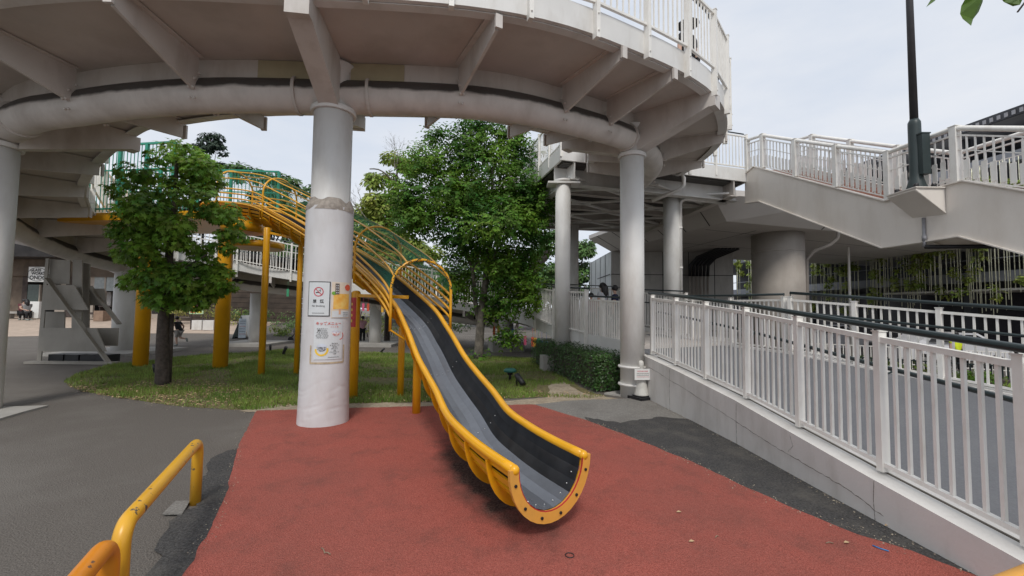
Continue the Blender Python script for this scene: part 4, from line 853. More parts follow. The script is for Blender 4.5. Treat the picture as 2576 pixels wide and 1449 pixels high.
panel(-60, 55, 0, 3, WOODD, 'wall'); panel(55, 68, 0, 2.7, BRN, 'wall'); panel(68, 100, 0, .9, SHW, 'wall'); panel(68, 100, .9, 2.1, mat('shop_glass', (.05, .07, .06), .1), 'window', .02); panel(100, 103, 0, 2.1, SHW, 'wall', -.05)
panel(140, 165, 0, 2.7, SHW, 'wall'); panel(165, 200, 0, 2.7, BRN, 'wall'); panel(220, 236, 0, 2.9, SHW, 'wall'); panel(236, 262, 1.75, 3.0, mat('shop_glass2', (.3, .33, .33), .2), 'window'); panel(266, 288, 1.75, 3.0, MATS['shop_glass2'], 'window')
panel(262, 266, 0, 3, SHW, 'wall', -.03); panel(288, 296, 0, 3, SHW, 'wall'); panel(240, 262, .8, 1.7, mat('curtain', (.42, .41, .4), .8), 'curtain', .5); panel(272, 286, .9, 1.9, MATS['curtain'], 'curtain', .5)
panel(300, 345, 0, 3, SHW, 'wall'); panel(370, 480, 0, 2.4, SHW, 'wall'); panel(385, 470, .3, 1.9, DARK, 'window', -.02)
def text_obj(body, size, loc, yaw, m, name, ext=.0, align='CENTER', bend=None, parent=None, spacing=1.0, bold=0):
    cu = bpy.data.curves.new(name, 'FONT'); cu.body = body; cu.size = size; cu.align_x = align; cu.align_y = 'CENTER'; cu.offset = bold; cu.space_character = spacing; cu.resolution_u = 3
    o = bpy.data.objects.new(name + '_tmp', cu); C.objects.link(o); bpy.context.view_layer.update()
    me = bpy.data.meshes.new_from_object(o.evaluated_get(bpy.context.evaluated_depsgraph_get())); bpy.data.objects.remove(o)
    vs = [v.co.copy() for v in me.vertices]; fs = [list(p.vertices) for p in me.polygons]; bpy.data.meshes.remove(me)
    loc = V(loc); mb = MB(); out_ = []
    for v in vs:
        if bend:   # (centre x, centre y, radius, angle0)
            cx, cy, r, a0 = bend; a = a0 + v.x / r; out_.append(V((cx + r * math.cos(a), cy + r * math.sin(a), loc.z + v.y)))
        else: out_.append(loc + V((math.cos(yaw) * v.x, math.sin(yaw) * v.x, v.y)))
    mb.add(out_, fs); return part(name, mb, m, parent) if parent else mb.build(name, m)
a = Q(67, 770, 27.2); b = Q(128, 770, 27.2); sg_ = thing('shop_sign', ((a.x + b.x) / 2, 27.2, zg + 2.2), 'white shop sign with dark lettering hanging above the leftmost shop', 'sign')
mb = MB(); mb.box(((a.x + b.x) / 2, 27.2, zg + 2.72), (b.x - a.x, .06, .95)); part('board', mb, PAPER, sg_)
tx = (a.x * .62 + b.x * .38)
for tt_, dz, sz in (('GLASS', 2.98, .24), ('WORKS', 2.77, .24), ('ONDO', 2.50, .34)): text_obj(tt_, sz, (tx - (.12 if dz > 2.9 else -.05), 27.16, zg + dz), 0, INK, 'lettering', parent=sg_, bold=.008)
mb = MB(); ccx = tx; pts = [V((ccx + .62 * math.cos(t) * (1 if abs(math.cos(t)) < .8 else 1), 27.15, zg + 2.72 + .42 * math.sin(t))) for t in [2 * PI * k / 30 for k in range(31)]]; mb.tube(pts, .012, 4); part('outline', mb, INK, sg_)
text_obj('"O', .5, (b.x - .3, 27.16, zg + 2.7), 0, INK, 'lettering', parent=sg_)
# little green and blue posters of the shop front
panel(146, 150, 1.1, 2.0, mat('lime', (.25, .6, .03), .5), 'lime_banner', -.3); panel(185, 190, .9, 1.4, mat('bright_blue', (.02, .3, .65), .5), 'blue_poster', -.3)
mb = MB(); a = Q(93, 778, 26); mb.box((a.x, 26, .8 + .5), (.55, .3, 1.0)); tag(mb.build('white_bin', PAPER), 'white bin standing in front of the leftmost shop', 'bin')
for px_, lab in ((42, 'pale stone bench under the shop sign'), (232, 'dark bench seen between the plywood boards')):
    a = Q(px_, 790, 25.6); mb = MB(); mb.box((a.x, a.y, gh(a.x, a.y) + .38), (1.5, .45, .12)); mb.box((a.x - .5, a.y, gh(a.x, a.y) + .16), (.3, .4, .32)); mb.box((a.x + .5, a.y, gh(a.x, a.y) + .16), (.3, .4, .32)); tag(mb.build('bench', CONC if px_ < 100 else BRN), lab, 'bench')
a = Q(257, 800, 25); mb = MB(); mb.box((a.x, a.y, gh(a.x, a.y) + .3), (.55, .5, .6)); tag(mb.build('wooden_box', mat('box_wood', (.25, .17, .12), .8)), 'brown wooden box on the paving outside the shops', 'box')
a = Q(281, 770, 26.5); mb = MB(); mb.box((a.x, a.y, zg + .75), (1.1, .6, .05)); [mb.box((a.x + dx, a.y, zg + .37), (.04, .5, .74)) for dx in (-.5, .5)]; tag(mb.build('table', BRN), 'small table with jars in the shop doorway', 'table')
# plank wall behind the bushes
mb = MB(); a = Q(430, 770, 25.5); b = Q(905, 770, 25.5); k = 0; x = a.x
while k < 9: mb.box(((a.x + b.x) / 2, 25.6, gh(a.x, 25.5) * .5 + .15 + k * .30), (b.x - a.x, .1, .28)); k += 1
tag(mb.build('plank_wall', mat('dark_planks', (.055, .04, .03), .85, var=.3, scale=2)), 'long dark wall of horizontal planks behind the bushes', 'wall')
# ------------------------------------------------------------------ plywood frame on the plaza
fy = 11.9; pz = P(180, 916)
fb = thing('plywood_frame', (-12, fy, 0), 'grey plywood cart frame with diagonal braces left of the maple', 'frame')
def fpan(pts_, y, m=WOODL, th=.03, name='board'):
    w3 = [Q(px_, py_, y) for px_, py_ in pts_]; mb = MB(); n = len(w3); vs = [V((p.x, p.y - th / 2, p.z)) for p in w3] + [V((p.x, p.y + th / 2, p.z)) for p in w3]
    mb.add(vs, [list(range(n)), list(range(n, 2 * n))[::-1]] + [(i, (i + 1) % n, n + (i + 1) % n, n + i) for i in range(n)]); return part(name, mb, m, fb)
fpan([(93, 912), (104, 912), (124, 650), (116, 650)], fy, name='upright'); fpan([(104, 884), (268, 884), (243, 825), (107, 825)], fy - .05); fpan([(110, 780), (223, 780), (188, 717), (115, 717)], fy - .04)
fpan([(124, 712), (176, 715), (178, 655), (126, 652)], fy + .1); fpan([(180, 880), (205, 880), (208, 655), (184, 655)], fy + .14, name='upright'); fpan([(206, 880), (224, 880), (227, 665), (206, 660)], fy + .4, name='upright')
fpan([(108, 878), (162, 878), (164, 784), (112, 784)], fy + .3, WOODL); fpan([(222, 870), (296, 870), (298, 825), (222, 825)], fy + .5); fpan([(222, 768), (268, 768), (262, 726), (222, 726)], fy + .5)
for a, b, y_ in (((118, 700), (276, 916), fy - .1), ((226, 720), (300, 815), fy + .45), ((124, 690), (150, 722), fy + .2)):
    p, q = Q(*a, y_), Q(*b, y_); mb = MB(); mb.bar(p, q, .04, .14, up=(0, 1, 0)); mb2 = mb; part('brace', mb, WOODL, fb)
mb = MB(); p, q = Q(72, 914, fy - .15), Q(292, 915, fy - .1); mb.bar((p.x, p.y, .04), (q.x, q.y, .04), .25, .06); part('base_board', mb, WOODL, fb)
for a in (140, 180, 220, 250):
    p = Q(a, 905, fy + .1); mb = MB(); mb.box((p.x, p.y + .2, .13), (.42, .4, .2), random.uniform(-.1, .1)); tag(mb.build('sandbag', BLACK), 'black weight under the plywood frame', 'weight', 'black weights under the plywood frame')
# ------------------------------------------------------------------ signs on the plaza
cb = Q(494, 790, 22.5); z0 = gh(cb.x, cb.y); ct = thing('sign_board', (cb.x, cb.y, z0), 'tall colourful menu board with bright squares in front of the plank wall', 'sign')
zb = Q(494, 790, 22.5).z; zt = Q(494, 727, 22.5).z; bw = .72
mb = MB(); mb.box((cb.x, cb.y, (zb + zt) / 2), (bw, .05, zt - zb)); part('board', mb, mat('sky_print', (.45, .6, .35), .5), ct)
for dx in (-.3, .3): mb = MB(); mb.box((cb.x + dx, cb.y + .06, (z0 + zt) / 2), (.05, .05, zt - z0)); part('leg', mb, BRN, ct)
cl_ = [(.6, .12, .03), (.55, .5, .05), (.75, .45, .05), (.5, .06, .3), (.7, .55, .45), (.02, .25, .5), (.65, .6, .6), (.5, .15, .05), (.1, .45, .1), (.15, .5, .08)]
for k in range(10):
    r_, c_ = divmod(k, 2); mb = MB(); mb.box((cb.x - .16 + c_ * .32, cb.y - .03, zb + .16 + r_ * (zt - zb - .1) / 5), (.27, .012, (zt - zb) / 5 * .75)); part('square', mb, mat('print%d' % k, cl_[k], .5), ct)
for dx in (0, .55):
    p = Q(507, 810, 22.5); mb = MB(); mb.box((p.x - .1 + dx, p.y, gh(p.x, p.y) + .25), (.48, .48, .5), .1 + dx * .3); tag(mb.build('white_cube', CWALL), ('left' if dx == 0 else 'right') + ' one of two white cubes standing by the colourful menu board', 'cube', 'white cubes by the menu board')
ap = Q(614, 853, 20.5); at_ = thing('a_board', (ap.x, ap.y, 0), 'folding A-frame sign board with a white printed face by the far column', 'sign'); za = 1.22
for sgn in (-1, 1):
    mb = MB(); mb.hexa([V((ap.x + sgn * .42, ap.y - .3, .08)), V((ap.x + sgn * .42 + .02, ap.y - .3, .08)), V((ap.x + sgn * .42 + .02, ap.y + .3, .08)), V((ap.x + sgn * .42, ap.y + .3, .08)), V((ap.x + .0, ap.y - .3, za)), V((ap.x + .02, ap.y - .3, za)), V((ap.x + .02, ap.y + .3, za)), V((ap.x, ap.y + .3, za))]); part('panel', mb, PAPER if sgn > 0 else mat('board_back', (.25, .3, .3), .5), at_)
mb = MB(); mb.box((ap.x + .1, ap.y - .33, .62), (.34, .02, .9)); pn = part('poster', mb, mat('poster_pale', (.55, .62, .68), .5), at_)
for k in range(6): line_text(V((ap.x + .1, ap.y - .342, .95 - k * .12)), .26, .05, 0, mat('ink%d' % k, ((.5, .08, .06) if k % 3 == 2 else (.05, .1, .2)), .6), pn, 20 + k)
for dx in (-.3, .1): mb = MB(); mb.lathe((ap.x + dx, ap.y - .1, 0), [(.22, 0), (.22, .08), (.1, .14), (.04, .2)], 14); part('weight', mb, BLACK, at_)
# hanging coloured tags under the far ramp
cols5 = [(.6, .1, .05), (.7, .4, .05), (.05, .3, .15), (.05, .15, .4), (.75, .7, .6), (.6, .1, .2)]
STR = [mat('tag%d' % k, c_, .5) for k, c_ in enumerate(cols5)]
for k, (px_, py_, d) in enumerate([(1243, 830, 15.4), (1254, 828, 15.2), (1267, 838, 15), (1290, 838, 14.8), (1300, 842, 14.6), (1321, 855, 14.3), (1340, 858, 14.0), (1346, 860, 13.8), (1355, 862, 13.6), (1363, 868, 13.4), (904, 770, 17), (914, 771, 17), (926, 772, 17), (962, 775, 17), (724, 735, 17), (1375, 870, 13.2)]):
    c_ = Q(px_, py_, d); mb = MB(); mb.box(c_ + V((0, 0, -.02)), (.09, .02, .30)); mb.tube([c_ + Z * .12, c_ + Z * .42], .004, 4)
    tag(mb.build('hanging_tag', STR[k % 6]), '%s wooden tag hanging %s' % (('red', 'orange', 'green', 'blue', 'cream', 'pink')[k % 6], 'under the low ramp right of the trees' if k < 10 or k == 15 else 'under the ramp behind the slide'), 'tag', 'coloured tags hanging under the ramp')
# far flight of stairs behind the trees
fs_ = thing('concrete_stairs', (1, 19, 0), 'weathered concrete flight seen from below behind the leafy trees', 'staircase')
a, b = Q(1378, 640, 19.5), Q(1275, 745, 17.0); mb = MB(); n = 14
for k in range(n):
    p = a.lerp(b, k / n); q = a.lerp(b, (k + 1) / n); mb.box(((p.x + q.x) / 2, (p.y + q.y) / 2 + .6, (p.z + q.z) / 2 + .05), (abs(q.x - p.x) + .12, 2.0, abs(p.z - q.z) + .12), 0)
part('steps', mb, CONCD, fs_)
# ================================================================== FOLIAGE
STAR = [(0, -.5), (.13, -.12), (.5, -.2), (.28, .05), (.46, .32), (.15, .22), (0, .62), (-.15, .22), (-.46, .32), (-.28, .05), (-.5, -.2), (-.13, -.12)]
OVAL = [(0, -.5), (.24, -.1), (.2, .22), (0, .55), (-.2, .22), (-.24, -.1)]
DIAM = [(0, -.5), (.3, 0), (0, .5), (-.3, 0)]
def leaf(mb, p, nrm, dr, size, shape, rng):
    n = nrm.normalized(); d = (dr - n * dr.dot(n)); d = d.normalized() if d.length > 1e-4 else n.orthogonal().normalized(); s = d.cross(n); b = len(mb.v)
    for x, y in shape:
        q = p + s * (x * size) + d * ((y + .5) * size) - n * (abs(x) * .25 * size + (y + .5) ** 2 * .12 * size); mb.v.append((q.x, q.y, q.z))
    mb.f.append(list(range(b, b + len(shape)))); mb.sm.append(False); mb.mi.append(0)
def blobs_shell(rng, blobs, cnt):   # sample points in the outer volume of a set of ellipsoids
    w_ = [b[1].x * b[1].y + b[1].y * b[1].z for b in blobs]; tot = sum(w_); res = []
    for (c, r), wt in zip(blobs, w_):
        for _ in range(int(cnt * wt / tot)):
            d = V((rng.gauss(0, 1), rng.gauss(0, 1), rng.gauss(0, 1))).normalized(); f = rng.uniform(.45, 1.06) ** .6
            res.append((c + V((d.x * r.x, d.y * r.y, d.z * r.z)) * f, d))
    return res
def clump(rng, blobs, k=7, f=.42):   # break smooth lobes into leafy clumps with gaps between them
    res = []
    for c, r in blobs:
        for _ in range(k):
            d = V((rng.gauss(0, 1), rng.gauss(0, 1), rng.gauss(0, .9) + .15)).normalized(); s = rng.uniform(.7, 1.25) * f
            res.append((c + V((d.x * r.x, d.y * r.y, d.z * r.z)) * .72, V((r.x * s * 1.15, r.y * s * 1.15, r.z * s * .8))))
    return res
def crown(rng, blobs, cnt, size, shape, mode='single', clumps=7):
    mb = MB(); blobs = clump(rng, blobs, clumps) if clumps else blobs
    for p, d in blobs_shell(rng, blobs, cnt):
        if mode == 'single':
            n = (d * .6 + V((rng.uniform(-.6, .6), rng.uniform(-.7, .3), rng.uniform(.2, 1.0)))); leaf(mb, p, n, d + V((rng.uniform(-.6, .6), rng.uniform(-.6, .6), rng.uniform(-.9, .1))), size * rng.uniform(.65, 1.2), shape, rng)
        else:   # a spray: leaflets left and right of a drooping stalk
            dd = (d * .9 + V((rng.uniform(-.5, .5), rng.uniform(-.5, .5), rng.uniform(-.5, .4)))).normalized(); up = V((0, 0, 1)) + d * .3; sd = dd.cross(up).normalized(); ln = size * 4 * rng.uniform(.7, 1.2)
            for k in range(4):
                q = p + dd * ln * (k / 4) - Z * ln * .12 * (k / 4) ** 2
                for sg in (1, -1): leaf(mb, q, up * .6 - V((0, .5, 0)) * rng.uniform(-.2, 1.2) + sd * rng.uniform(-.9, .9) + d * .5, sd * sg + dd * .6 - Z * .3, size * rng.uniform(.8, 1.2), shape, rng)
            leaf(mb, p + dd * ln * .95 - Z * ln * .1, up, dd, size, shape, rng)
    return mb
def limb(mb, pts, r0, r1, n=8):
    pts = crom(pts, .15) if len(pts) > 2 else [V(p) for p in pts]; k = len(pts); mb.tube(pts, [r0 + (r1 - r0) * i / (k - 1) for i in range(k)], n)
LF1 = mat('maple_leaf', (.075, .18, .022), .5, col2=(.24, .40, .05), scale=2.4, island=.45, trans=.4, spec=.35)
LF2 = mat('glossy_leaf', (.038, .12, .018), .55, col2=(.16, .29, .03), scale=.9, island=.5, trans=.38, spec=.25)
LF3 = mat('yellow_green_leaf', (.15, .24, .035), .55, col2=(.33, .38, .07), scale=1, island=.4, trans=.3)
LF4 = mat('far_leaf', (.04, .10, .025), .6, col2=(.10, .19, .04), scale=.8, island=.4, trans=.2)
LF5 = mat('hedge_leaf', (.022, .065, .012), .45, col2=(.05, .12, .02), scale=4, island=.4, trans=.2)
LF6 = mat('pine_needle', (.012, .03, .018), .7, col2=(.025, .05, .025), scale=2, island=.3)
# --- maple
rng = random.Random(3); tb = P(408, 968); mt = thing('maple_tree', (tb.x, tb.y, 0), 'young maple tree with star-shaped leaves and a leaning stake, at the left of the lawn', 'tree')
def tq(px, py, d): return Q(px, py, tb.y + d)
mb = MB(); limb(mb, [tb - Z * .05, tq(408, 880, 0), tq(412, 780, 0), tq(425, 650, 0), tq(440, 500, 0), tq(445, 400, 0)], .125, .03, 12); limb(mb, [tq(414, 740, 0), tq(450, 690, -.1), tq(520, 640, -.2)], .05, .015); limb(mb, [tq(420, 680, 0), tq(370, 620, .1), tq(330, 560, .2)], .05, .015); limb(mb, [tq(430, 600, 0), tq(490, 520, .2), tq(550, 480, .2)], .045, .015); part('trunk', mb, BARK, mt)
mb = MB(); limb(mb, [tq(424, 962, .12), tq(432, 790, .1)], .05, .045, 8); part('stake', mb, BARK, mt)
mp = [(440, 415, 0, 95, .55), (395, 470, 0, 95, .6), (500, 450, .1, 90, .6), (360, 560, 0, 75, .6), (450, 540, -.2, 120, .8), (545, 550, 0, 65, .55), (340, 640, .1, 50, .4), (430, 650, -.2, 105, .7), (530, 640, 0, 75, .55), (560, 700, 0, 40, .35), (360, 715, 0, 55, .45), (420, 750, -.1, 60, .4), (510, 745, .1, 60, .4), (470, 700, 0, 90, .6), (310, 590, 0, 35, .3), (575, 590, 0, 35, .3)]
bl = []
for px_, py_, dd, rp_, ry in mp: c = tq(px_, py_, dd); r = rp_ * 8.6 / 1080 * .87; bl.append((c, V((r, ry, r * .85))))
part('crown', crown(rng, bl, 8500, .135, STAR), LF1, mt)
# --- the big multi-stemmed tree behind the slide
rng = random.Random(5); tb = P(1203, 903); bt = thing('broadleaf_tree', (tb.x, tb.y, 0), 'big bushy tree with several pale stems right of the slide', 'tree')
mb = MB()
limb(mb, [tb - Z * .05, tq(1208, 830, 0), tq(1215, 760, 0), tq(1228, 660, 0), tq(1236, 540, 0), tq(1240, 420, 0)], .16, .04, 10); limb(mb, [tq(1212, 860, .1), tq(1196, 760, .1), tq(1188, 680, 0), tq(1160, 600, 0), tq(1153, 500, 0)], .09, .03)
limb(mb, [tq(1190, 690, 0), tq(1205, 640, 0), tq(1215, 580, 0)], .06, .02); limb(mb, [tq(1220, 720, 0), tq(1255, 610, 0), tq(1270, 500, 0)], .07, .02); limb(mb, [tq(1235, 780, 0), tq(1200, 850, 0)], .05, .04); limb(mb, [tq(1240, 500, .3), tq(1140, 470, .4), tq(1030, 480, .4), tq(960, 430, .3), tq(930, 425, .3)], .06, .02)
part('trunk', mb, mat('stem_bark', (.13, .115, .095), .9, var=.35, scale=8, bump=.8), bt)
mp = [(1225, 350, 0, 75, .7), (1160, 385, 0, 80, .8), (1290, 390, .2, 70, .7), (1080, 420, .2, 75, .8), (1120, 480, -.3, 120, 1.1), (1230, 470, -.4, 120, 1.2), (1320, 470, 0, 80, .9), (1355, 540, 0, 55, .7), (1030, 510, .4, 60, .8), (1080, 570, 0, 80, .9), (1250, 580, -.5, 110, 1.2), (1330, 600, 0, 70, .8), (1140, 620, .2, 75, .9), (1240, 670, -.2, 80, .9), (1320, 690, 0, 65, .8), (1160, 730, .4, 50, .6), (1270, 770, 0, 70, .8), (1330, 740, 0, 45, .6), (1270, 850, 0, 30, .4), (1150, 700, .4, 50, .6), (1370, 470, .2, 25, .4), (1200, 300, .1, 35, .4), (1105, 345, .1, 35, .4), (1290, 345, 0, 35, .4), (1215, 905, .1, 22, .3)]
bl = []
for px_, py_, dd, rp_, ry in mp: c = tq(px_, py_, dd); r = rp_ * 13.5 / 1080 * .92; bl.append((c, V((r, ry, r * .8))))
part('crown', crown(rng, bl, 6500, .115, OVAL, 'spray'), LF2, bt)
def ftree(px, py0, d, blobs, cnt, size, m, label, name='broadleaf_tree', shape=OVAL, grp='trees beyond the ramp', tr=.15, seed=1, bark=BARK, z0=None):
    rng = random.Random(seed); b0 = Q(px, py0, d); zz = gh(b0.x, b0.y) if z0 is None else z0; t = thing(name, (b0.x, b0.y, zz), label, 'tree', grp); mb = MB(); bl = []
    for x, y, rp_ in blobs: c = Q(x, y, d); r = rp_ * d / 1080; bl.append((c, V((r, r * .9, r * .8))))
    topc = max((b[0] for b in bl), key=lambda v: v.z); mid = V((b0.x, b0.y, (zz + topc.z) / 2)); limb(mb, [V((b0.x, b0.y, zz - .1)), mid, topc], tr, tr * .3)
    for c, r in bl[:6]: limb(mb, [mid, c], tr * .4, tr * .12, 5)
    part('trunk', mb, bark, t); part('crown', crown(rng, bl, int(cnt * 4), size * 1.2, shape), m, t); return t
ftree(975, 800, 21, [(965, 460, 48), (945, 520, 55), (1000, 425, 50), (1010, 540, 60), (940, 590, 60), (1000, 620, 60), (1060, 660, 60)], 2600, .20, LF3, 'yellow-green tree behind the slide net, left of the big tree', seed=11)
ftree(680, 800, 30, [(620, 440, 40), (700, 450, 45), (660, 500, 70), (600, 560, 70), (740, 520, 60), (700, 600, 80), (620, 640, 60), (760, 640, 60), (800, 500, 50), (820, 600, 60)], 3200, .30, LF4, 'dark green tree behind the slide tower and its hoops', seed=12)
ftree(880, 800, 33, [(900, 560, 50), (870, 620, 70), (940, 660, 70), (1000, 700, 70), (860, 700, 60), (1080, 720, 70), (930, 740, 60), (1050, 780, 60)], 3000, .32, LF4, 'dense tree between the wrapped column and the big tree', seed=13)
ftree(500, 800, 36, [(530, 350, 26), (545, 375, 26), (510, 380, 28), (540, 420, 30), (500, 440, 40), (290, 470, 35), (300, 540, 40), (420, 600, 60), (520, 540, 60), (520, 640, 60)], 3600, .26, LF6, 'dark pine tree standing behind the slide tower', name='pine_tree', shape=DIAM, seed=14)
ftree(1455, 800, 34, [(1450, 640, 40), (1470, 690, 45), (1440, 720, 45), (1390, 690, 60), (1380, 620, 60), (1470, 620, 25), (1330, 700, 60)], 2600, .26, LF4, 'leafy tree seen between the collar column and the tiled pier', seed=15)
ftree(1300, 800, 40, [(1200, 700, 90), (1300, 720, 90), (1100, 720, 90), (1400, 740, 70), (1000, 740, 80)], 2200, .4, LF4, 'distant tree at the back behind the low ramp', seed=16)
ftree(650, 800, 42, [(560, 690, 80), (680, 700, 80), (790, 710, 80), (440, 680, 80), (900, 720, 60)], 2200, .4, LF4, 'distant tree at the back behind the far white railing', seed=17)
# bare twiggy branches against the sky
rng = random.Random(9); mb = MB(); base = Q(1010, 470, 17)
def twig(p, d, ln, r, dep):
    q = p + d * ln; mb.tube([p, (p + q) / 2 + V((rng.uniform(-.04, .04), 0, rng.uniform(-.04, .04))), q], [r, r * .8, r * .6], 4)
    if dep: 
        for _ in range(3): twig(p + d * ln * rng.uniform(.5, 1), (d + V((rng.uniform(-.6, .6), rng.uniform(-.3, .3), rng.uniform(-.3, .6)))).normalized(), ln * rng.uniform(.5, .75), r * .55, dep - 1)
twig(base, V((-.35, 0, 1)).normalized(), 1.0, .02, 4); tag(mb.build('bare_branches', BARKL), 'bare grey twigs reaching into the sky above the yellow-green tree', 'branches', 'bare branches against the sky'); mb = MB(); twig(Q(930, 560, 17), V((-.6, 0, .8)).normalized(), .8, .02, 4); tag(mb.build('bare_branches', BARKL), 'bare grey twigs low against the sky just right of the wrapped column', 'branches', 'bare branches against the sky')
# --- hedge
rng = random.Random(21); ha, hb_ = V((2.05, 8.75, 0)), V((1.05, 13.2, 0)); hd = (hb_ - ha).normalized(); hs = V((hd.y, -hd.x, 0)); hl = (hb_ - ha).length
hg = thing('clipped_hedge', ha, 'low clipped dark green hedge along the pale wall left of the cone', 'hedge'); HH = .72; HWd = .42
mb = MB(); mb.hexa([ha - hs * .3 + Z * .02, ha + hs * .3 + Z * .02, hb_ + hs * .3 + Z * .02, hb_ - hs * .3 + Z * .02, ha - hs * .3 + Z * (HH - .1), ha + hs * .3 + Z * (HH - .1), hb_ + hs * .3 + Z * (HH - .1), hb_ - hs * .3 + Z * (HH - .1)]); part('branches', mb, BARK, hg)
mb = MB()
for _ in range(9000):
    s = rng.uniform(-.15, hl + .1); f = rng.random(); bump = .06 * noise.noise((s * 2, 0, 3))
    if f < .4: p = ha + hd * s + hs * rng.uniform(-HWd, HWd) + Z * (HH + bump + rng.uniform(-.1, .06)); n_ = V((0, 0, 1))
    elif f < .8: p = ha + hd * s - hs * (HWd + rng.uniform(-.1, .05) + bump) + Z * rng.uniform(.03, HH); n_ = -hs
    else: p = ha - hd * rng.uniform(-.05, .15) + hs * rng.uniform(-HWd, HWd) + Z * rng.uniform(.03, HH); n_ = -hd
    leaf(mb, p, n_ + V((rng.uniform(-.8, .8), rng.uniform(-.8, .8), rng.uniform(-.2, .9))), V((rng.uniform(-1, 1), rng.uniform(-1, 1), rng.uniform(-.2, 1))), rng.uniform(.035, .06), OVAL, rng)
part('foliage', mb, LF5, hg)
def bush(c, r, cnt, size, m, label, grp=None, shape=OVAL, name='bush', seed=1):
    rng = random.Random(seed); t = thing(name, (c.x, c.y, c.z - r.z), label, 'bush', grp); part('foliage', crown(rng, [(c, r)], cnt, size, shape), m, t)
    mb = MB(); [limb(mb, [V((c.x, c.y, c.z - r.z)), c + V((dx, 0, 0))], .02, .008, 5) for dx in (-.1, .05)]; part('stems', mb, BARK, t)
LFG = mat('golden_leaf', (.22, .25, .04), .6, col2=(.32, .3, .08), scale=2, island=.4, trans=.2)
BG = 'bushes along the plank wall'
for k, (px_, py_, d, rr, m_, lb) in enumerate([(455, 795, 24, .7, LFG, 'golden bush left of the menu board'), (560, 795, 24, .8, LFG, 'golden bush right of the white cubes'), (600, 798, 24.3, .7, LF4, 'dark bush left of the folding sign'), (715, 830, 21.5, .45, LF3, 'low bright green grassy clump left of the wrapped column'), (690, 800, 24.5, .8, LF4, 'dark bush behind the thin yellow posts'), (760, 815, 23, .6, LF4, 'dark bush beside the wrapped column'), (925, 815, 24, 1.0, LFG, 'golden bush behind the girl with a raised arm'), (985, 810, 24, .9, LF3, 'bright bush right of the girl with a raised arm'), (1060, 800, 24, 1.2, LF4, 'dark bush behind the slide trough'), (1120, 810, 22, 1.0, LF4, 'dark bush left of the pale tree stems')]):
    c = Q(px_, py_, d); bush(c, V((rr * 1.4, rr, rr * .8)), int(500 * rr + 200), .11, m_, lb, BG, seed=30 + k)
for k, (px_, py_, d) in enumerate([(2120, 925, 10.6), (2230, 935, 10), (2360, 950, 9.4), (2470, 965, 9.0), (2570, 985, 8.7), (2180, 915, 12)]):
    c = Q(px_, py_, d); bush(V((c.x + .5, c.y, .28 + gh(c.x + .5, c.y))), V((.7, .5, .32)), 420, .08, LF3 if k % 2 else LF2, ('%s green plant beyond the far ramp railing' % ('First', 'Second', 'Third', 'Fourth', 'Fifth', 'Sixth')[k]) + ' counted from the left' if k < 5 else 'green plant behind the first ones beyond the ramp', 'plants beyond the far ramp railing', seed=50 + k)
# --- vines on cables in front of the dark building
CAB = mat('cable_pale', (.75, .74, .55), .6, var=.2); rng = random.Random(77); VM = [LF3, mat('vine_green', (.22, .30, .06), .6, col2=(.38, .44, .12), scale=2, island=.4, trans=.25)]
def atpx(px, off):   # facade arclength under a picture column
    d = ray(px, 700); best = min(range(0, 900), key=lambda k: abs((fp(-13 + k * .06, off, 0).x - 0) / (fp(-13 + k * .06, off, 0).y) - d.x / d.y)); return -13 + best * .06
vg = [(1855, 3), (1885, 4), (1900, 3), (1905, 3), (2045, 4), (2075, 6), (2100, 5), (2125, 4), (2150, 4), (2195, 6), (2215, 6), (2238, 5), (2275, 4), (2300, 4), (2325, 6), (2355, 5), (2385, 5), (2425, 5), (2450, 5), (2480, 5), (2510, 5), (2560, 5)]
for gi, (px_, nc_) in enumerate(vg):
    s = atpx(px_, .5); ztop = 9.0 if px_ > 2400 else 7.0; zlo = rng.uniform(1.9, 2.9); lbn = 'left of the massive column' if px_ < 1950 else 'above the ramp railing'
    g0 = fp(s, .5, zlo); t = thing('hanging_vine', g0, 'leafy vine on thin vertical cables hanging in front of the dark terraced building ' + lbn, 'vine', 'vines hanging in front of the terraced building')
    t['label'] = 'vine on thin pale cables hanging before the dark building, ' + lbn
    mb = MB()
    for k in range(nc_): c_ = fp(s + (k - nc_ / 2) * .17, .5 + rng.uniform(-.1, .1), 0); mb.tube([c_ + Z * rng.uniform(zlo - .6, zlo + .4), c_ + Z * ztop], .02, 4)
    part('cables', mb, CAB, t); bl = []
    for k in range(rng.randint(3, 6)):
        c_ = fp(s + rng.uniform(-.35, .35), .5, rng.uniform(zlo, ztop - .2)); r = rng.uniform(.16, .42); bl.append((c_, V((r, r, r * rng.uniform(1.0, 2.4)))))
    part('leaves', crown(rng, bl, 420, .2, OVAL, clumps=3), VM[gi % 2], t)
# --- leaves dangling into the top right corner
lf = thing('leafy_twig', Q(2576, 5, 1.5), 'large near leaves on a twig hanging into the top right corner', 'twig')
LFN = mat('near_leaf', (.09, .17, .02), .45, var=.1, scale=30, trans=.35); mb = MB(); tw_ = [Q(2620, -60, 1.5), Q(2590, -10, 1.5), Q(2560, 30, 1.5)]; mb.tube(tw_, .003, 6); mb.tube([Q(2590, -20, 1.5), Q(2500, -40, 1.5), Q(2450, -30, 1.5), Q(2350, -40, 1.5)], .003, 6); part('stem', mb, BARK, lf)
def bigleaf(pts_, d):
    w3 = [Q(x, y, d + .02 * math.sin(i * 1.3)) for i, (x, y) in enumerate(pts_)]; mb = MB(); mb.add(w3, [list(range(len(w3)))]); part('leaf', mb, LFN, lf)
bigleaf([(2435, -15), (2418, 15), (2415, 35), (2422, 48), (2443, 65), (2448, 48), (2462, 30), (2472, 5), (2475, -15)], 1.5)
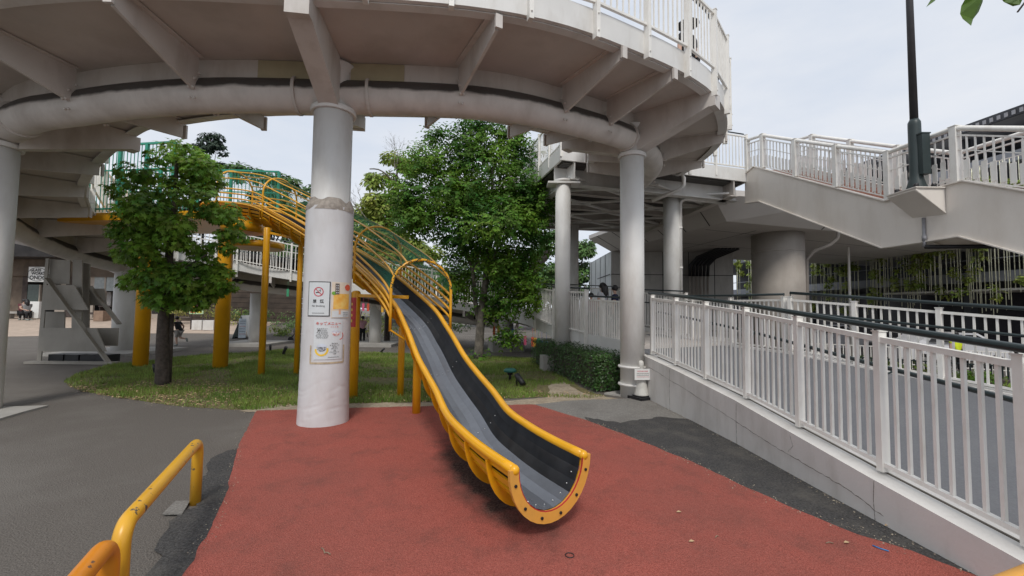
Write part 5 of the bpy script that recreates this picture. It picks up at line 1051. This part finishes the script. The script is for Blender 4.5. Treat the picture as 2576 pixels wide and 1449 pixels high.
bigleaf([(2505, -20), (2525, 5), (2548, 16), (2566, 12), (2576, -10), (2560, -25)], 1.52); bigleaf([(2330, 18), (2342, -2), (2360, -12), (2352, 2)], 1.5)
# ================================================================== GRASS
rng = random.Random(8); gp = lawn_poly; xs = [p.x for p in gp]; ys = [p.y for p in gp]
def inside(x, y):
    c = False; j = len(gp) - 1
    for i in range(len(gp)):
        a, b = gp[i], gp[j]
        if (a.y > y) != (b.y > y) and x < (b.x - a.x) * (y - a.y) / (b.y - a.y) + a.x: c = not c
        j = i
    return c
GV, GF = [], []; BP = P(1430, 982); BP2 = P(975, 958)
for _ in range(150000):
    x = rng.uniform(min(xs), max(xs)); y = min(ys) + (max(ys) - min(ys)) * rng.random() ** 1.25
    if not inside(x, y): continue
    dn = noise.noise((x * .8, y * .8, 2)) + .5 * noise.noise((x * 3, y * 3, 5)); tw0 = (x + 7) ** 2 + (y - 8.3) ** 2 * 1.6
    thin = .15 + (.45 if tw0 < 2.2 else 0) + (.35 if x < -8 and y < 9.6 else 0)
    if (x - BP.x) ** 2 / .5 + (y - BP.y) ** 2 / .35 < 1 + dn or (x - BP2.x) ** 2 / .3 + (y - BP2.y) ** 2 / .2 < 1 + dn: continue
    if dn < -.35 + thin * .9 and rng.random() < .75: continue
    h = rng.uniform(.025, .07) * (1.1 + .5 * dn); a = rng.uniform(0, 2 * PI); wv = .007; lx, ly = rng.uniform(-.03, .03), rng.uniform(-.03, .03); b = len(GV)
    GV += [(x - math.cos(a) * wv, y - math.sin(a) * wv, .004), (x + math.cos(a) * wv, y + math.sin(a) * wv, .004), (x + lx, y + ly, .004 + h)]; GF.append((b, b + 1, b + 2))
me = bpy.data.meshes.new('grass'); me.from_pydata(GV, [], GF); me.materials.append(mat('grass_blade', (.12, .21, .03), .6, col2=(.25, .34, .07), scale=1.1, island=.45, trans=.3, dirt=(.22, .17, .07), dscale=.7, damt=.35)); go = bpy.data.objects.new('grass', me); C.objects.link(go); tag(go, kind='stuff')
mb = MB()
for _ in range(6000):
    k = rng.random()
    if k < .55: an = rng.uniform(0, 2 * PI); rr = abs(rng.gauss(0, 1.2)); x, y = -7 + math.cos(an) * rr * 1.5, 8.1 + math.sin(an) * rr * .7
    else: x = rng.uniform(-8, 2.2); y = rng.uniform(7.0, 8.6)
    if not inside(x, y): continue
    leaf(mb, V((x, y, .018)), V((rng.uniform(-.4, .4), rng.uniform(-.4, .4), 1)), V((rng.uniform(-1, 1), rng.uniform(-1, 1), 0)), rng.uniform(.03, .07), OVAL, rng)
lo = mb.build('leaf_litter', LEAFD); tag(lo, kind='stuff')
# grit and crumbs gathered along the seams of the paving
rng = random.Random(55); mb = MB()
def scatter(pts_, n, wd, z, s0, s1):
    ln_ = resample([V((p.x, p.y, 0)) for p in pts_], .1)
    for _ in range(n):
        p = rng.choice(ln_); x = p.x + rng.gauss(0, wd); y = p.y + rng.gauss(0, wd); s = rng.uniform(s0, s1); a = rng.uniform(0, 6.3)
        mb.add([(x + s * math.cos(a + k * 2.1), y + s * math.sin(a + k * 2.1), z + (s * .5 if k == 0 else 0)) for k in range(3)], [(0, 1, 2)])
scatter(G([(1345, 1020), (1480, 1062), (1560, 1092), (1790, 1188), (1980, 1278), (2300, 1396)]), 700, .05, .0235, .003, .008)
scatter(G([(645, 1036), (606, 1110), (592, 1150), (575, 1235), (540, 1310), (500, 1390)]), 400, .035, .0235, .003, .007)
scatter([wx(y) - V((.2, 0, 0)) for y in (8, 6, 4, 2.6, 1.6)], 500, .04, .022, .003, .009)
scatter(G([(640, 1036), (900, 1028), (1200, 1024), (1380, 1016)]), 500, .06, .024, .003, .009)
scatter(G([(200, 985), (300, 1003), (430, 1022), (640, 1038)]), 500, .08, .004, .003, .012)
tag(mb.build('grit', mat('pale_grit', (.34, .29, .22), .9, island=.5)), kind='stuff')
# ================================================================== POSTERS ON THE WRAPPED COLUMN
SHEETM = mat('faded_sheet', (.60, .63, .64), .4, var=.03)
WRAP = mat('wrap_sheet', (.60, .595, .60), .45, var=.03, scale=3, dirt=(.42, .38, .35), dscale=4, damt=.35); CX, CY = A.x, A.y; WR = .318
mb = MB(); nz, na = 150, 72; vs = []
for i in range(nz + 1):
    z = .012 + 3.0 * i / nz
    for j in range(na):
        a = 2 * PI * j / na; r = WR + (.022 * max(0, 1 - z / .9))
        if z < 1.0: 
            wv = noise.noise((math.cos(a) * 1.3, math.sin(a) * 1.3, z * 6 + .5 * math.sin(a * 2))); r += -.006 * math.exp(-(wv / .045) ** 2) * min(1, (1.05 - z) * 1.6)
        r += .003 * noise.noise((math.cos(a) * 3, math.sin(a) * 3, z * 2)); vs.append((CX + r * math.cos(a), CY + r * math.sin(a), z))
mb.add(vs, [(i * na + j, i * na + (j + 1) % na, (i + 1) * na + (j + 1) % na, (i + 1) * na + j) for i in range(nz) for j in range(na)], True)
wp = part('wrapping', mb, WRAP, cA)
mb = MB(); vs = []
for i in range(7):
    for j in range(na):
        a = 2 * PI * j / na; f = i / 6; r = WR + .004 - (WR - .272) * max(0, f - .35) / .65 + .012 * noise.noise((math.cos(a) * 4, math.sin(a) * 4, f * 2)); z = 2.96 + f * (.16 + .05 * noise.noise((math.cos(a) * 2.5, math.sin(a) * 2.5, 7)) + .03 * math.sin(a * 5)); vs.append((CX + r * math.cos(a), CY + r * math.sin(a), z))
mb.add(vs, [(i * na + j, i * na + (j + 1) % na, (i + 1) * na + (j + 1) % na, (i + 1) * na + j) for i in range(6) for j in range(na)], True)
part('torn_tape_band', mb, mat('torn_brown', (.33, .29, .25), .7, var=.2, scale=20, bump=.5), wp)
FA = math.atan2(-CY, -CX)   # the side facing the play area
def curved(u0, u1, z0, z1, r, m, name, par, n=10):
    mb = MB(); vs = []
    for k in range(n + 1):
        a = FA + (u0 + (u1 - u0) * k / n) / WR
        for z in (z0, z1): vs.append((CX + r * math.cos(a), CY + r * math.sin(a), z))
    mb.add(vs, [(2 * k, 2 * k + 2, 2 * k + 3, 2 * k + 1) for k in range(n)]); return part(name, mb, m, par) if par else mb.build(name, m)
def cdisc(u, z, r0, r1, rr, m, name, par, a0=0, a1=2 * PI, n=28, sz=1):
    mb = MB(); vs = []
    for k in range(n + 1):
        t = a0 + (a1 - a0) * k / n
        for q in (r0, r1): a = FA + (u + q * math.cos(t)) / WR; vs.append((CX + rr * math.cos(a), CY + rr * math.sin(a), z + q * sz * math.sin(t)))
    mb.add(vs, [(2 * k, 2 * k + 1, 2 * k + 3, 2 * k + 2) for k in range(n)]); return part(name, mb, m, par)
def ctext(body, size, u, z, m, par, r=.0, bold=0, sp=1.0): return text_obj(body, size, (0, 0, z), 0, m, 'lettering', bend=(CX, CY, WR + .012 + r, FA + u / WR), parent=par, bold=bold, spacing=sp)
def cmarks(u, z, w_, h_, m, par, seed):   # a line of print too small to read
    rg_ = random.Random(seed); mb = MB(); x = u - w_ / 2
    while x < u + w_ / 2:
        ww = h_ * rg_.uniform(.4, .9)
        for dz, hh, f in ((-.3, .25, 1), (.3, .2, .7), (0, 1, .22)):
            vs = []
            for uu in (x, x + ww * .85 * f):
                for zz in (z + (dz - hh / 2) * h_, z + (dz + hh / 2) * h_): a = FA + uu / WR; vs.append((CX + (R1 + .0016) * math.cos(a), CY + (R1 + .0016) * math.sin(a), zz))
            mb.add(vs, [(0, 2, 3, 1)])
        x += ww * 1.2
    return part('small_print', mb, m, par)
def zof(py): return Q(811, py, CY - WR).z
R1 = WR + .009
zt, zb = zof(708), zof(796)
ns = thing('no_smoking_poster', (CX, CY - WR, zb), 'white no smoking notice with a red crossed circle, upper left on the wrapped column', 'poster', None)
curved(-.262, .035, zb, zt, R1 - .004, INK, 'border', ns); curved(-.250, .023, zb + .012, zt - .012, R1 - .002, SHEETM, 'sheet', ns)
uc = -.112; cdisc(uc, zt - .14, .052, .064, R1 + .001, mat('sign_red', (.55, .08, .1), .5), 'ring', ns)
mb = MB(); 
def cbar(u0, z0, u1, z1, wd, rr, m, name, par, n=8):
    d = V((u1 - u0, z1 - z0, 0)).normalized(); nx_, nz_ = -d.y * wd / 2, d.x * wd / 2; mb = MB(); vs = []
    for k in range(n + 1):
        u = u0 + (u1 - u0) * k / n; z = z0 + (z1 - z0) * k / n
        for sgn in (1, -1): a = FA + (u + nx_ * sgn) / WR; vs.append((CX + rr * math.cos(a), CY + rr * math.sin(a), z + nz_ * sgn))
    mb.add(vs, [(2 * k, 2 * k + 1, 2 * k + 3, 2 * k + 2) for k in range(n)]); return part(name, mb, m, par)
cbar(uc - .04, zt - .10, uc + .04, zt - .18, .01, R1 + .0015, MATS['sign_red'], 'bar', ns)
cbar(uc - .035, zt - .15, uc + .02, zt - .15, .012, R1 + .0005, INK, 'cigarette', ns); cbar(uc + .0, zt - .12, uc + .03, zt - .128, .005, R1 + .0005, INK, 'smoke', ns); cbar(uc + .02, zt - .105, uc + .028, zt - .14, .005, R1 + .0005, INK, 'smoke', ns)
ctext('禁   煙', .052, uc, zt - .27, INK, ns, bold=.0008); ctext('No Smoking', .034, uc, zt - .33, INK, ns); cmarks(uc, zb + .045, .15, .012, INK, ns, 2)
zt2, zb2 = zof(708), zof(800)
ms = thing('dessert_poster', (CX + .15, CY - WR, zb2), 'orange mango dessert poster with a cup, upper right on the wrapped column', 'poster')
curved(.05, .33, zb2, zt2, R1 - .003, mat('poster_cream', (.66, .55, .42), .4, col2=(.7, .62, .52), scale=9), 'sheet', ms); curved(.075, .325, zb2 + .12, zt2 - .16, R1 - .001, mat('mango', (.75, .36, .04), .4, col2=(.8, .55, .16), scale=12), 'mango_print', ms)
cdisc(.29, zt2 - .07, 0, .055, R1, mat('tomato', (.6, .1, .05), .4), 'red_fruit_print', ms, sz=.8); cdisc(.085, zt2 - .155, 0, .035, R1 + .0006, mat('leafprint', (.15, .35, .04), .4), 'leaf_print', ms, sz=.7)
curved(.095, .15, zt2 - .17, zt2 - .02, R1 + .0008, mat('dark_label', (.12, .10, .09), .5), 'dark_label', ms); curved(.06, .325, zb2 + .01, zb2 + .095, R1 + .0004, SHEETM, 'caption_strip', ms); curved(.15, .18, zb2 + .05, zb2 + .13, R1 + .0012, mat('cup', (.7, .4, .25), .4), 'cup_print', ms)
for k in range(8): cdisc(.112 + (k % 2) * .022, zt2 - .05 - (k // 2) * .032, 0, .007, R1 + .0014, SHEETM, 'glyph', ms, n=8)
for k in range(3): cmarks(.26, zb2 + .075 - k * .023, .09, .013, INK, ms, 11 + k)
zt3, zb3 = zof(805), zof(905)
kd = thing('menu_poster', (CX, CY - WR, zb3), 'white kids menu sheet with two dessert cups, below the other notices on the wrapped column', 'poster')
curved(-.155, .215, zb3, zt3, R1 - .002, SHEETM, 'sheet', kd)
ctext('キッズメニュー', .048, .03, zt3 - .05, mat('menu_red', (.6, .1, .08), .5), kd, bold=.001); ctext('アイス 各', .026, .10, zt3 - .095, MATS['menu_red'], kd)
for k, tx_ in enumerate(('ミルクティー', '黒糖ミルク', 'チョコミルク', 'いちごミルク', 'マンゴーミルク', 'バナナミルク')): ctext(tx_, .024, -.05, zt3 - .12 - k * .024, INK, kd, bold=.0004)
for k, tx_ in enumerate(('タピオカ', 'チョコソース', '各+50', 'ホイップ', '+50', 'バニラアイス', '+100')): ctext(tx_, .022, .11, zt3 - .32 - k * .023, INK, kd, bold=.0004)
cmarks(.10, zb3 + .03, .14, .012, INK, kd, 31)
cdisc(.125, zt3 - .16, 0, .06, R1 + .0004, mat('berry', (.45, .12, .1), .4, col2=(.8, .75, .72), scale=40), 'cup_print', kd, PI, 2 * PI, 14); cdisc(.125, zt3 - .16, 0, .062, R1 + .0003, mat('cream_p', (.55, .6, .68), .4), 'cup_rim', kd, sz=.3); cdisc(.17, zt3 - .21, .05, .06, R1 + .0006, MATS['menu_red'], 'swirl_print', kd, -1.5, .7, 12)
cdisc(-.05, zb3 + .13, .06, .085, R1 + .0004, mat('banana', (.75, .5, .05), .5), 'banana_print', kd, PI * .95, PI * 2.1, 18); cdisc(-.05, zb3 + .17, 0, .062, R1 + .0007, mat('choc', (.04, .04, .05), .4, col2=(.5, .52, .55), scale=45), 'cup_print', kd, PI, 2 * PI, 14); cdisc(-.05, zb3 + .17, 0, .06, R1 + .0009, MATS['cream_p'], 'cream_print', kd, 0, PI, 14, sz=.7)
TAPE = mat('old_tape', (.45, .36, .24), .6, var=.15, scale=30)
for nm, (u0, u1, z0, z1) in enumerate(((-.20, .25, zb3 - .06, zb3 - .035), (-.205, -.185, zb3 - .05, zb3 + .19), (.235, .258, zb3 - .05, zb3 + .19))): tag(curved(u0, u1, z0, z1, R1 - .003, TAPE, 'tape_strip', None), ('horizontal brown tape strip under the kids menu', 'vertical brown tape strip left of the kids menu', 'vertical brown tape strip right of the kids menu')[nm], 'tape')
# ================================================================== PEOPLE
SKIN = mat('skin', (.5, .32, .24), .6, var=.03); HAIR = mat('hair', (.012, .01, .01), .5)
def skinned(name, verts, edges, radii, m, parent, sub=2):
    o0 = worldloc(parent); me = bpy.data.meshes.new(name); me.from_pydata([tuple(V(v) - o0) for v in verts], edges, []); o = bpy.data.objects.new(name, me); C.objects.link(o); o.parent = parent
    md = o.modifiers.new('skin', 'SKIN'); md.use_smooth_shade = True
    for i, r in enumerate(radii): me.skin_vertices[0].data[i].radius = (r, r); me.skin_vertices[0].data[i].use_root = (i == 0)
    sb = o.modifiers.new('sub', 'SUBSURF'); sb.levels = sub; sb.render_levels = sub; me.materials.append(m); return o
def person(base, h, rz, pose, label, shirt, pants, hairlong=False, hat=None, grp=None):
    # pose: joint -> (x fwd, y left, z) in units of height
    t = thing('person', base, label, 'person', grp); cs, sn = math.cos(rz), math.sin(rz)
    def T(p): return V(base) + V((p[0] * cs - p[1] * sn, p[0] * sn + p[1] * cs, p[2])) * h
    J = dict(pel=(0, 0, .52), bel=(0, 0, .6), che=(0, 0, .74), nec=(0, 0, .84), sl=(0, .105, .80), sr=(0, -.105, .80), el=(0, .14, .64), er=(0, -.14, .64), wl=(.03, .15, .49), wr=(.03, -.15, .49), hl_=(0, .055, .50), hr_=(0, -.055, .50), kl=(0, .06, .27), kr=(0, -.06, .27), al=(0, .06, .04), ar=(0, -.06, .04), tl=(.09, .065, .015), tr=(.09, -.065, .015), head=(.01, 0, .93))
    J.update(pose); nm = list(J); nm.remove('head'); nm = ['pel'] + [k for k in nm if k != 'pel']; vs = [T(J[k]) for k in nm]; ix = {k: i for i, k in enumerate(nm)}
    E = [('pel', 'bel'), ('bel', 'che'), ('che', 'nec'), ('che', 'sl'), ('che', 'sr'), ('sl', 'el'), ('el', 'wl'), ('sr', 'er'), ('er', 'wr'), ('pel', 'hl_'), ('pel', 'hr_'), ('hl_', 'kl'), ('kl', 'al'), ('al', 'tl'), ('hr_', 'kr'), ('kr', 'ar'), ('ar', 'tr')]
    rd = dict(pel=.075, bel=.07, che=.085, nec=.032, sl=.042, sr=.042, el=.026, er=.026, wl=.018, wr=.018, hl_=.055, hr_=.055, kl=.036, kr=.036, al=.024, ar=.024, tl=.02, tr=.02)
    # head and neck and fingers belong to the same skin
    hd = T(J['head']); nk = V(vs[ix['nec']]); vv = vs + [nk.lerp(hd, .55), hd, hd + Z * h * .035]; ed = [(ix[a], ix[b]) for a, b in E] + [(ix['nec'], len(vs)), (len(vs), len(vs) + 1), (len(vs) + 1, len(vs) + 2)]; rr = [rd[k] * h for k in nm] + [.032 * h, .052 * h, .045 * h]
    for s_ in 'lr':
        w_, e_ = T(J['w' + s_]), T(J['e' + s_]); d = (w_ - e_).normalized(); sd = d.cross(V((cs, sn, .3))).normalized(); k0 = len(vv); vv.append(w_ + d * .04 * h); ed.append((ix['w' + s_], k0)); rr.append(.017 * h)
        for k in range(4): vv += [w_ + d * (.065 + .004 * (k in (1, 2))) * h + sd * (k - 1.5) * .011 * h, w_ + d * .09 * h + sd * (k - 1.5) * .012 * h]; ed += [(k0, len(vv) - 2), (len(vv) - 2, len(vv) - 1)]; rr += [.0055 * h, .0045 * h]
        vv.append(w_ + d * .045 * h + sd * .03 * h); ed.append((k0, len(vv) - 1)); rr.append(.006 * h)
    skinned('body', vv, ed, rr, SKIN, t)
    def cloth(name, names, edges, scale, m, cut=None):
        vs2 = [T(J[k]) if not isinstance(k, tuple) else T(J[k[0]]).lerp(T(J[k[1]]), k[2]) for k in names]; r2 = [(rd[k] if not isinstance(k, tuple) else rd[k[0]] + (rd[k[1]] - rd[k[0]]) * k[2]) * h * scale + .006 for k in names]; skinned(name, vs2, edges, r2, m, t)
    cloth('shirt', ['bel', 'pel', 'che', ('che', 'nec', .6), 'sl', ('sl', 'el', .6), 'sr', ('sr', 'er', .6)], [(0, 1), (0, 2), (2, 3), (2, 4), (4, 5), (2, 6), (6, 7)], 1.12, shirt)
    lg = .55 if pants[1] == 'short' else .98
    if pants[1] == 'short': cloth('shorts', ['pel', 'hl_', ('hl_', 'kl', .9), 'hr_', ('hr_', 'kr', .9)], [(0, 1), (1, 2), (0, 3), (3, 4)], 1.3, pants[0])
    else: cloth('trousers', ['pel', 'hl_', 'kl', ('kl', 'al', .9), 'hr_', 'kr', ('kr', 'ar', .9)], [(0, 1), (1, 2), (2, 3), (0, 4), (4, 5), (5, 6)], 1.2, pants[0])
    for s_ in 'lr': a_, b_ = T(J['a' + s_]), T(J['t' + s_]); mb = MB(); mb.tube([a_ - (b_ - a_) * .35, a_, b_, b_ + (b_ - a_) * .25], [.026 * h, .032 * h, .026 * h, .016 * h], 8); part('shoe', mb, mat('shoe' + label[:4] + s_, (.2, .22, .2), .6), t)
    f = V((cs, sn, 0)); mb = MB(); mb.ball(hd - f * .012 * h + Z * .025 * h, .064 * h, 12, sc=(1, .95, 1.0)); 
    if hairlong: mb.tube([hd - f * .03 * h + Z * .04 * h, hd - f * .055 * h - Z * .03 * h, hd - f * .06 * h - Z * .14 * h, hd - f * .055 * h - Z * .2 * h], [.05 * h, .068 * h, .06 * h, .03 * h], 10)
    part('hair', mb, HAIR, t)
    mb = MB(); mb.ball(hd + f * .052 * h - Z * .008 * h, .012 * h, 6); part('nose', mb, SKIN, t); sdv = V((-sn, cs, 0))
    for sgn in (1, -1): mb = MB(); mb.ball(hd + f * .05 * h + sdv * .022 * h * sgn + Z * .006 * h, .007 * h, 6); part('eye', mb, INK, t)
    if hat: mb = MB(); mb.lathe((hd.x, hd.y, hd.z + .035 * h), [(.125 * h, -.01), (.125 * h, 0), (.06 * h, .01), (.055 * h, .05 * h), (.03 * h, .065 * h), (.001, .067 * h)], 20); part('hat', mb, hat, t)
    return t
def cm(n_, c_): return mat('cloth_' + n_, c_, .9, var=.1, scale=20)
BK, NV, WH_, PK, GY = cm('black', (.015, .015, .017)), cm('navy', (.012, .018, .05)), cm('pattern_white', (.45, .46, .48)), cm('pink', (.5, .28, .33)), cm('grey', (.2, .2, .2))
kp = Q(448, 862, 17.6); run = dict(hl_=(0, .05, .48), hr_=(0, -.05, .48), kl=(.03, .05, .25), al=(0.0, .05, .04), tl=(.08, .05, .012), kr=(-.02, -.05, .27), ar=(-.24, -.05, .24), tr=(-.27, -.05, .16), nec=(.06, 0, .82), che=(.04, 0, .72), sl=(.05, .1, .79), sr=(.05, -.1, .79), el=(.1, .13, .66), wl=(.2, .11, .68), er=(-.07, -.13, .66), wr=(-.02, -.15, .54), head=(.09, 0, .92))
person((kp.x, kp.y, .0), 1.2, PI, run, 'small child in a black top and shorts running left behind the maple', BK, (cm('plaid', (.3, .28, .26)), 'short'))
gp_ = Q(911, 864, 20.0); person((gp_.x, gp_.y, .0), 1.25, PI / 2 + .4, dict(el=(.03, .1, .95), wl=(.05, .06, 1.1), er=(.1, -.14, .72), wr=(.2, -.1, .7)), 'girl in a pink top and black trousers reaching up to the hanging tags', PK, (BK, 'long'))
# on the ramp landing
def sitp(px, py_head, d, hgt, rz, lab, sh_, long_=False):
    q = Q(px, py_head, d); return person((q.x, q.y, q.z - .93 * hgt), hgt, rz, {}, lab, sh_, (GY, 'long'), long_)
sitp(1516, 722, 12.2, 1.5, PI * .75, 'woman with long black hair in a white patterned top on the ramp landing', WH_, True)
sitp(1547, 728, 12.2, 1.45, PI * .9, 'person in a navy top on the ramp landing, right of the long-haired woman', NV)
sitp(1487, 745, 12.2, 1.2, PI * .6, 'small child in pink on the ramp landing, left of the woman', PK)
person((3.38, 8.15, 5.62), 1.68, -PI / 3, {}, 'person in dark clothes and a round brimmed hat on the upper ramp', BK, (BK, 'long'), False, BK)
vq = Q(2405, 870, 17.5); VEST = mat('vest_yellow', (.65, .75, .02), .6); person((vq.x, vq.y, gh(vq.x, vq.y)), 1.65, -PI / 2, {}, 'worker in a bright yellow vest beside the white car', VEST, (BK, 'long'))
sit = dict(pel=(0, 0, .28), bel=(.01, 0, .36), che=(.03, 0, .5), nec=(.04, 0, .6), head=(.07, 0, .69), sl=(.03, .1, .56), sr=(.03, -.1, .56), el=(.08, .12, .42), er=(.08, -.12, .42), wl=(.2, .07, .38), wr=(.2, -.07, .38), hl_=(.03, .055, .27), hr_=(.03, -.055, .27), kl=(.25, .06, .27), kr=(.25, -.06, .27), al=(.24, .06, .04), ar=(.24, -.06, .04), tl=(.32, .06, .015), tr=(.32, -.06, .015))
for px_, m_, lb in ((67, GY, 'person in a grey top seated outside the leftmost shop'), (55, cm('maroon', (.12, .03, .04)), 'person in a dark maroon top seated outside the leftmost shop')):
    q = Q(px_, 790, 24.9); person((q.x, q.y, gh(q.x, q.y)), 1.6, 0 if px_ < 60 else PI * .9, sit, lb, m_, (BK, 'long'), px_ > 60)
# bicycle-like dark pushchair beside the wrapped column
q = Q(748, 845, 20); t = thing('pushchair', (q.x, q.y, 0), 'dark pushchair half hidden behind the wrapped column', 'pushchair'); mb = MB(); mb.tube([V((q.x - .3, q.y, .2)), V((q.x, q.y, .55)), V((q.x + .3, q.y, .9))], .02, 6); mb.tube([V((q.x + .3, q.y, .2)), V((q.x - .2, q.y, .6))], .02, 6); part('frame', mb, BLACK, t); mb = MB(); mb.ball((q.x, q.y, .55), .22, 10, sc=(1, .8, .8)); part('seat', mb, GY, t)
for dx in (-.3, .3): mb = MB(); mb.tube([V((q.x + dx, q.y - .02, .13)), V((q.x + dx, q.y + .02, .13))], .13, 14); part('wheel', mb, BLACK, t)
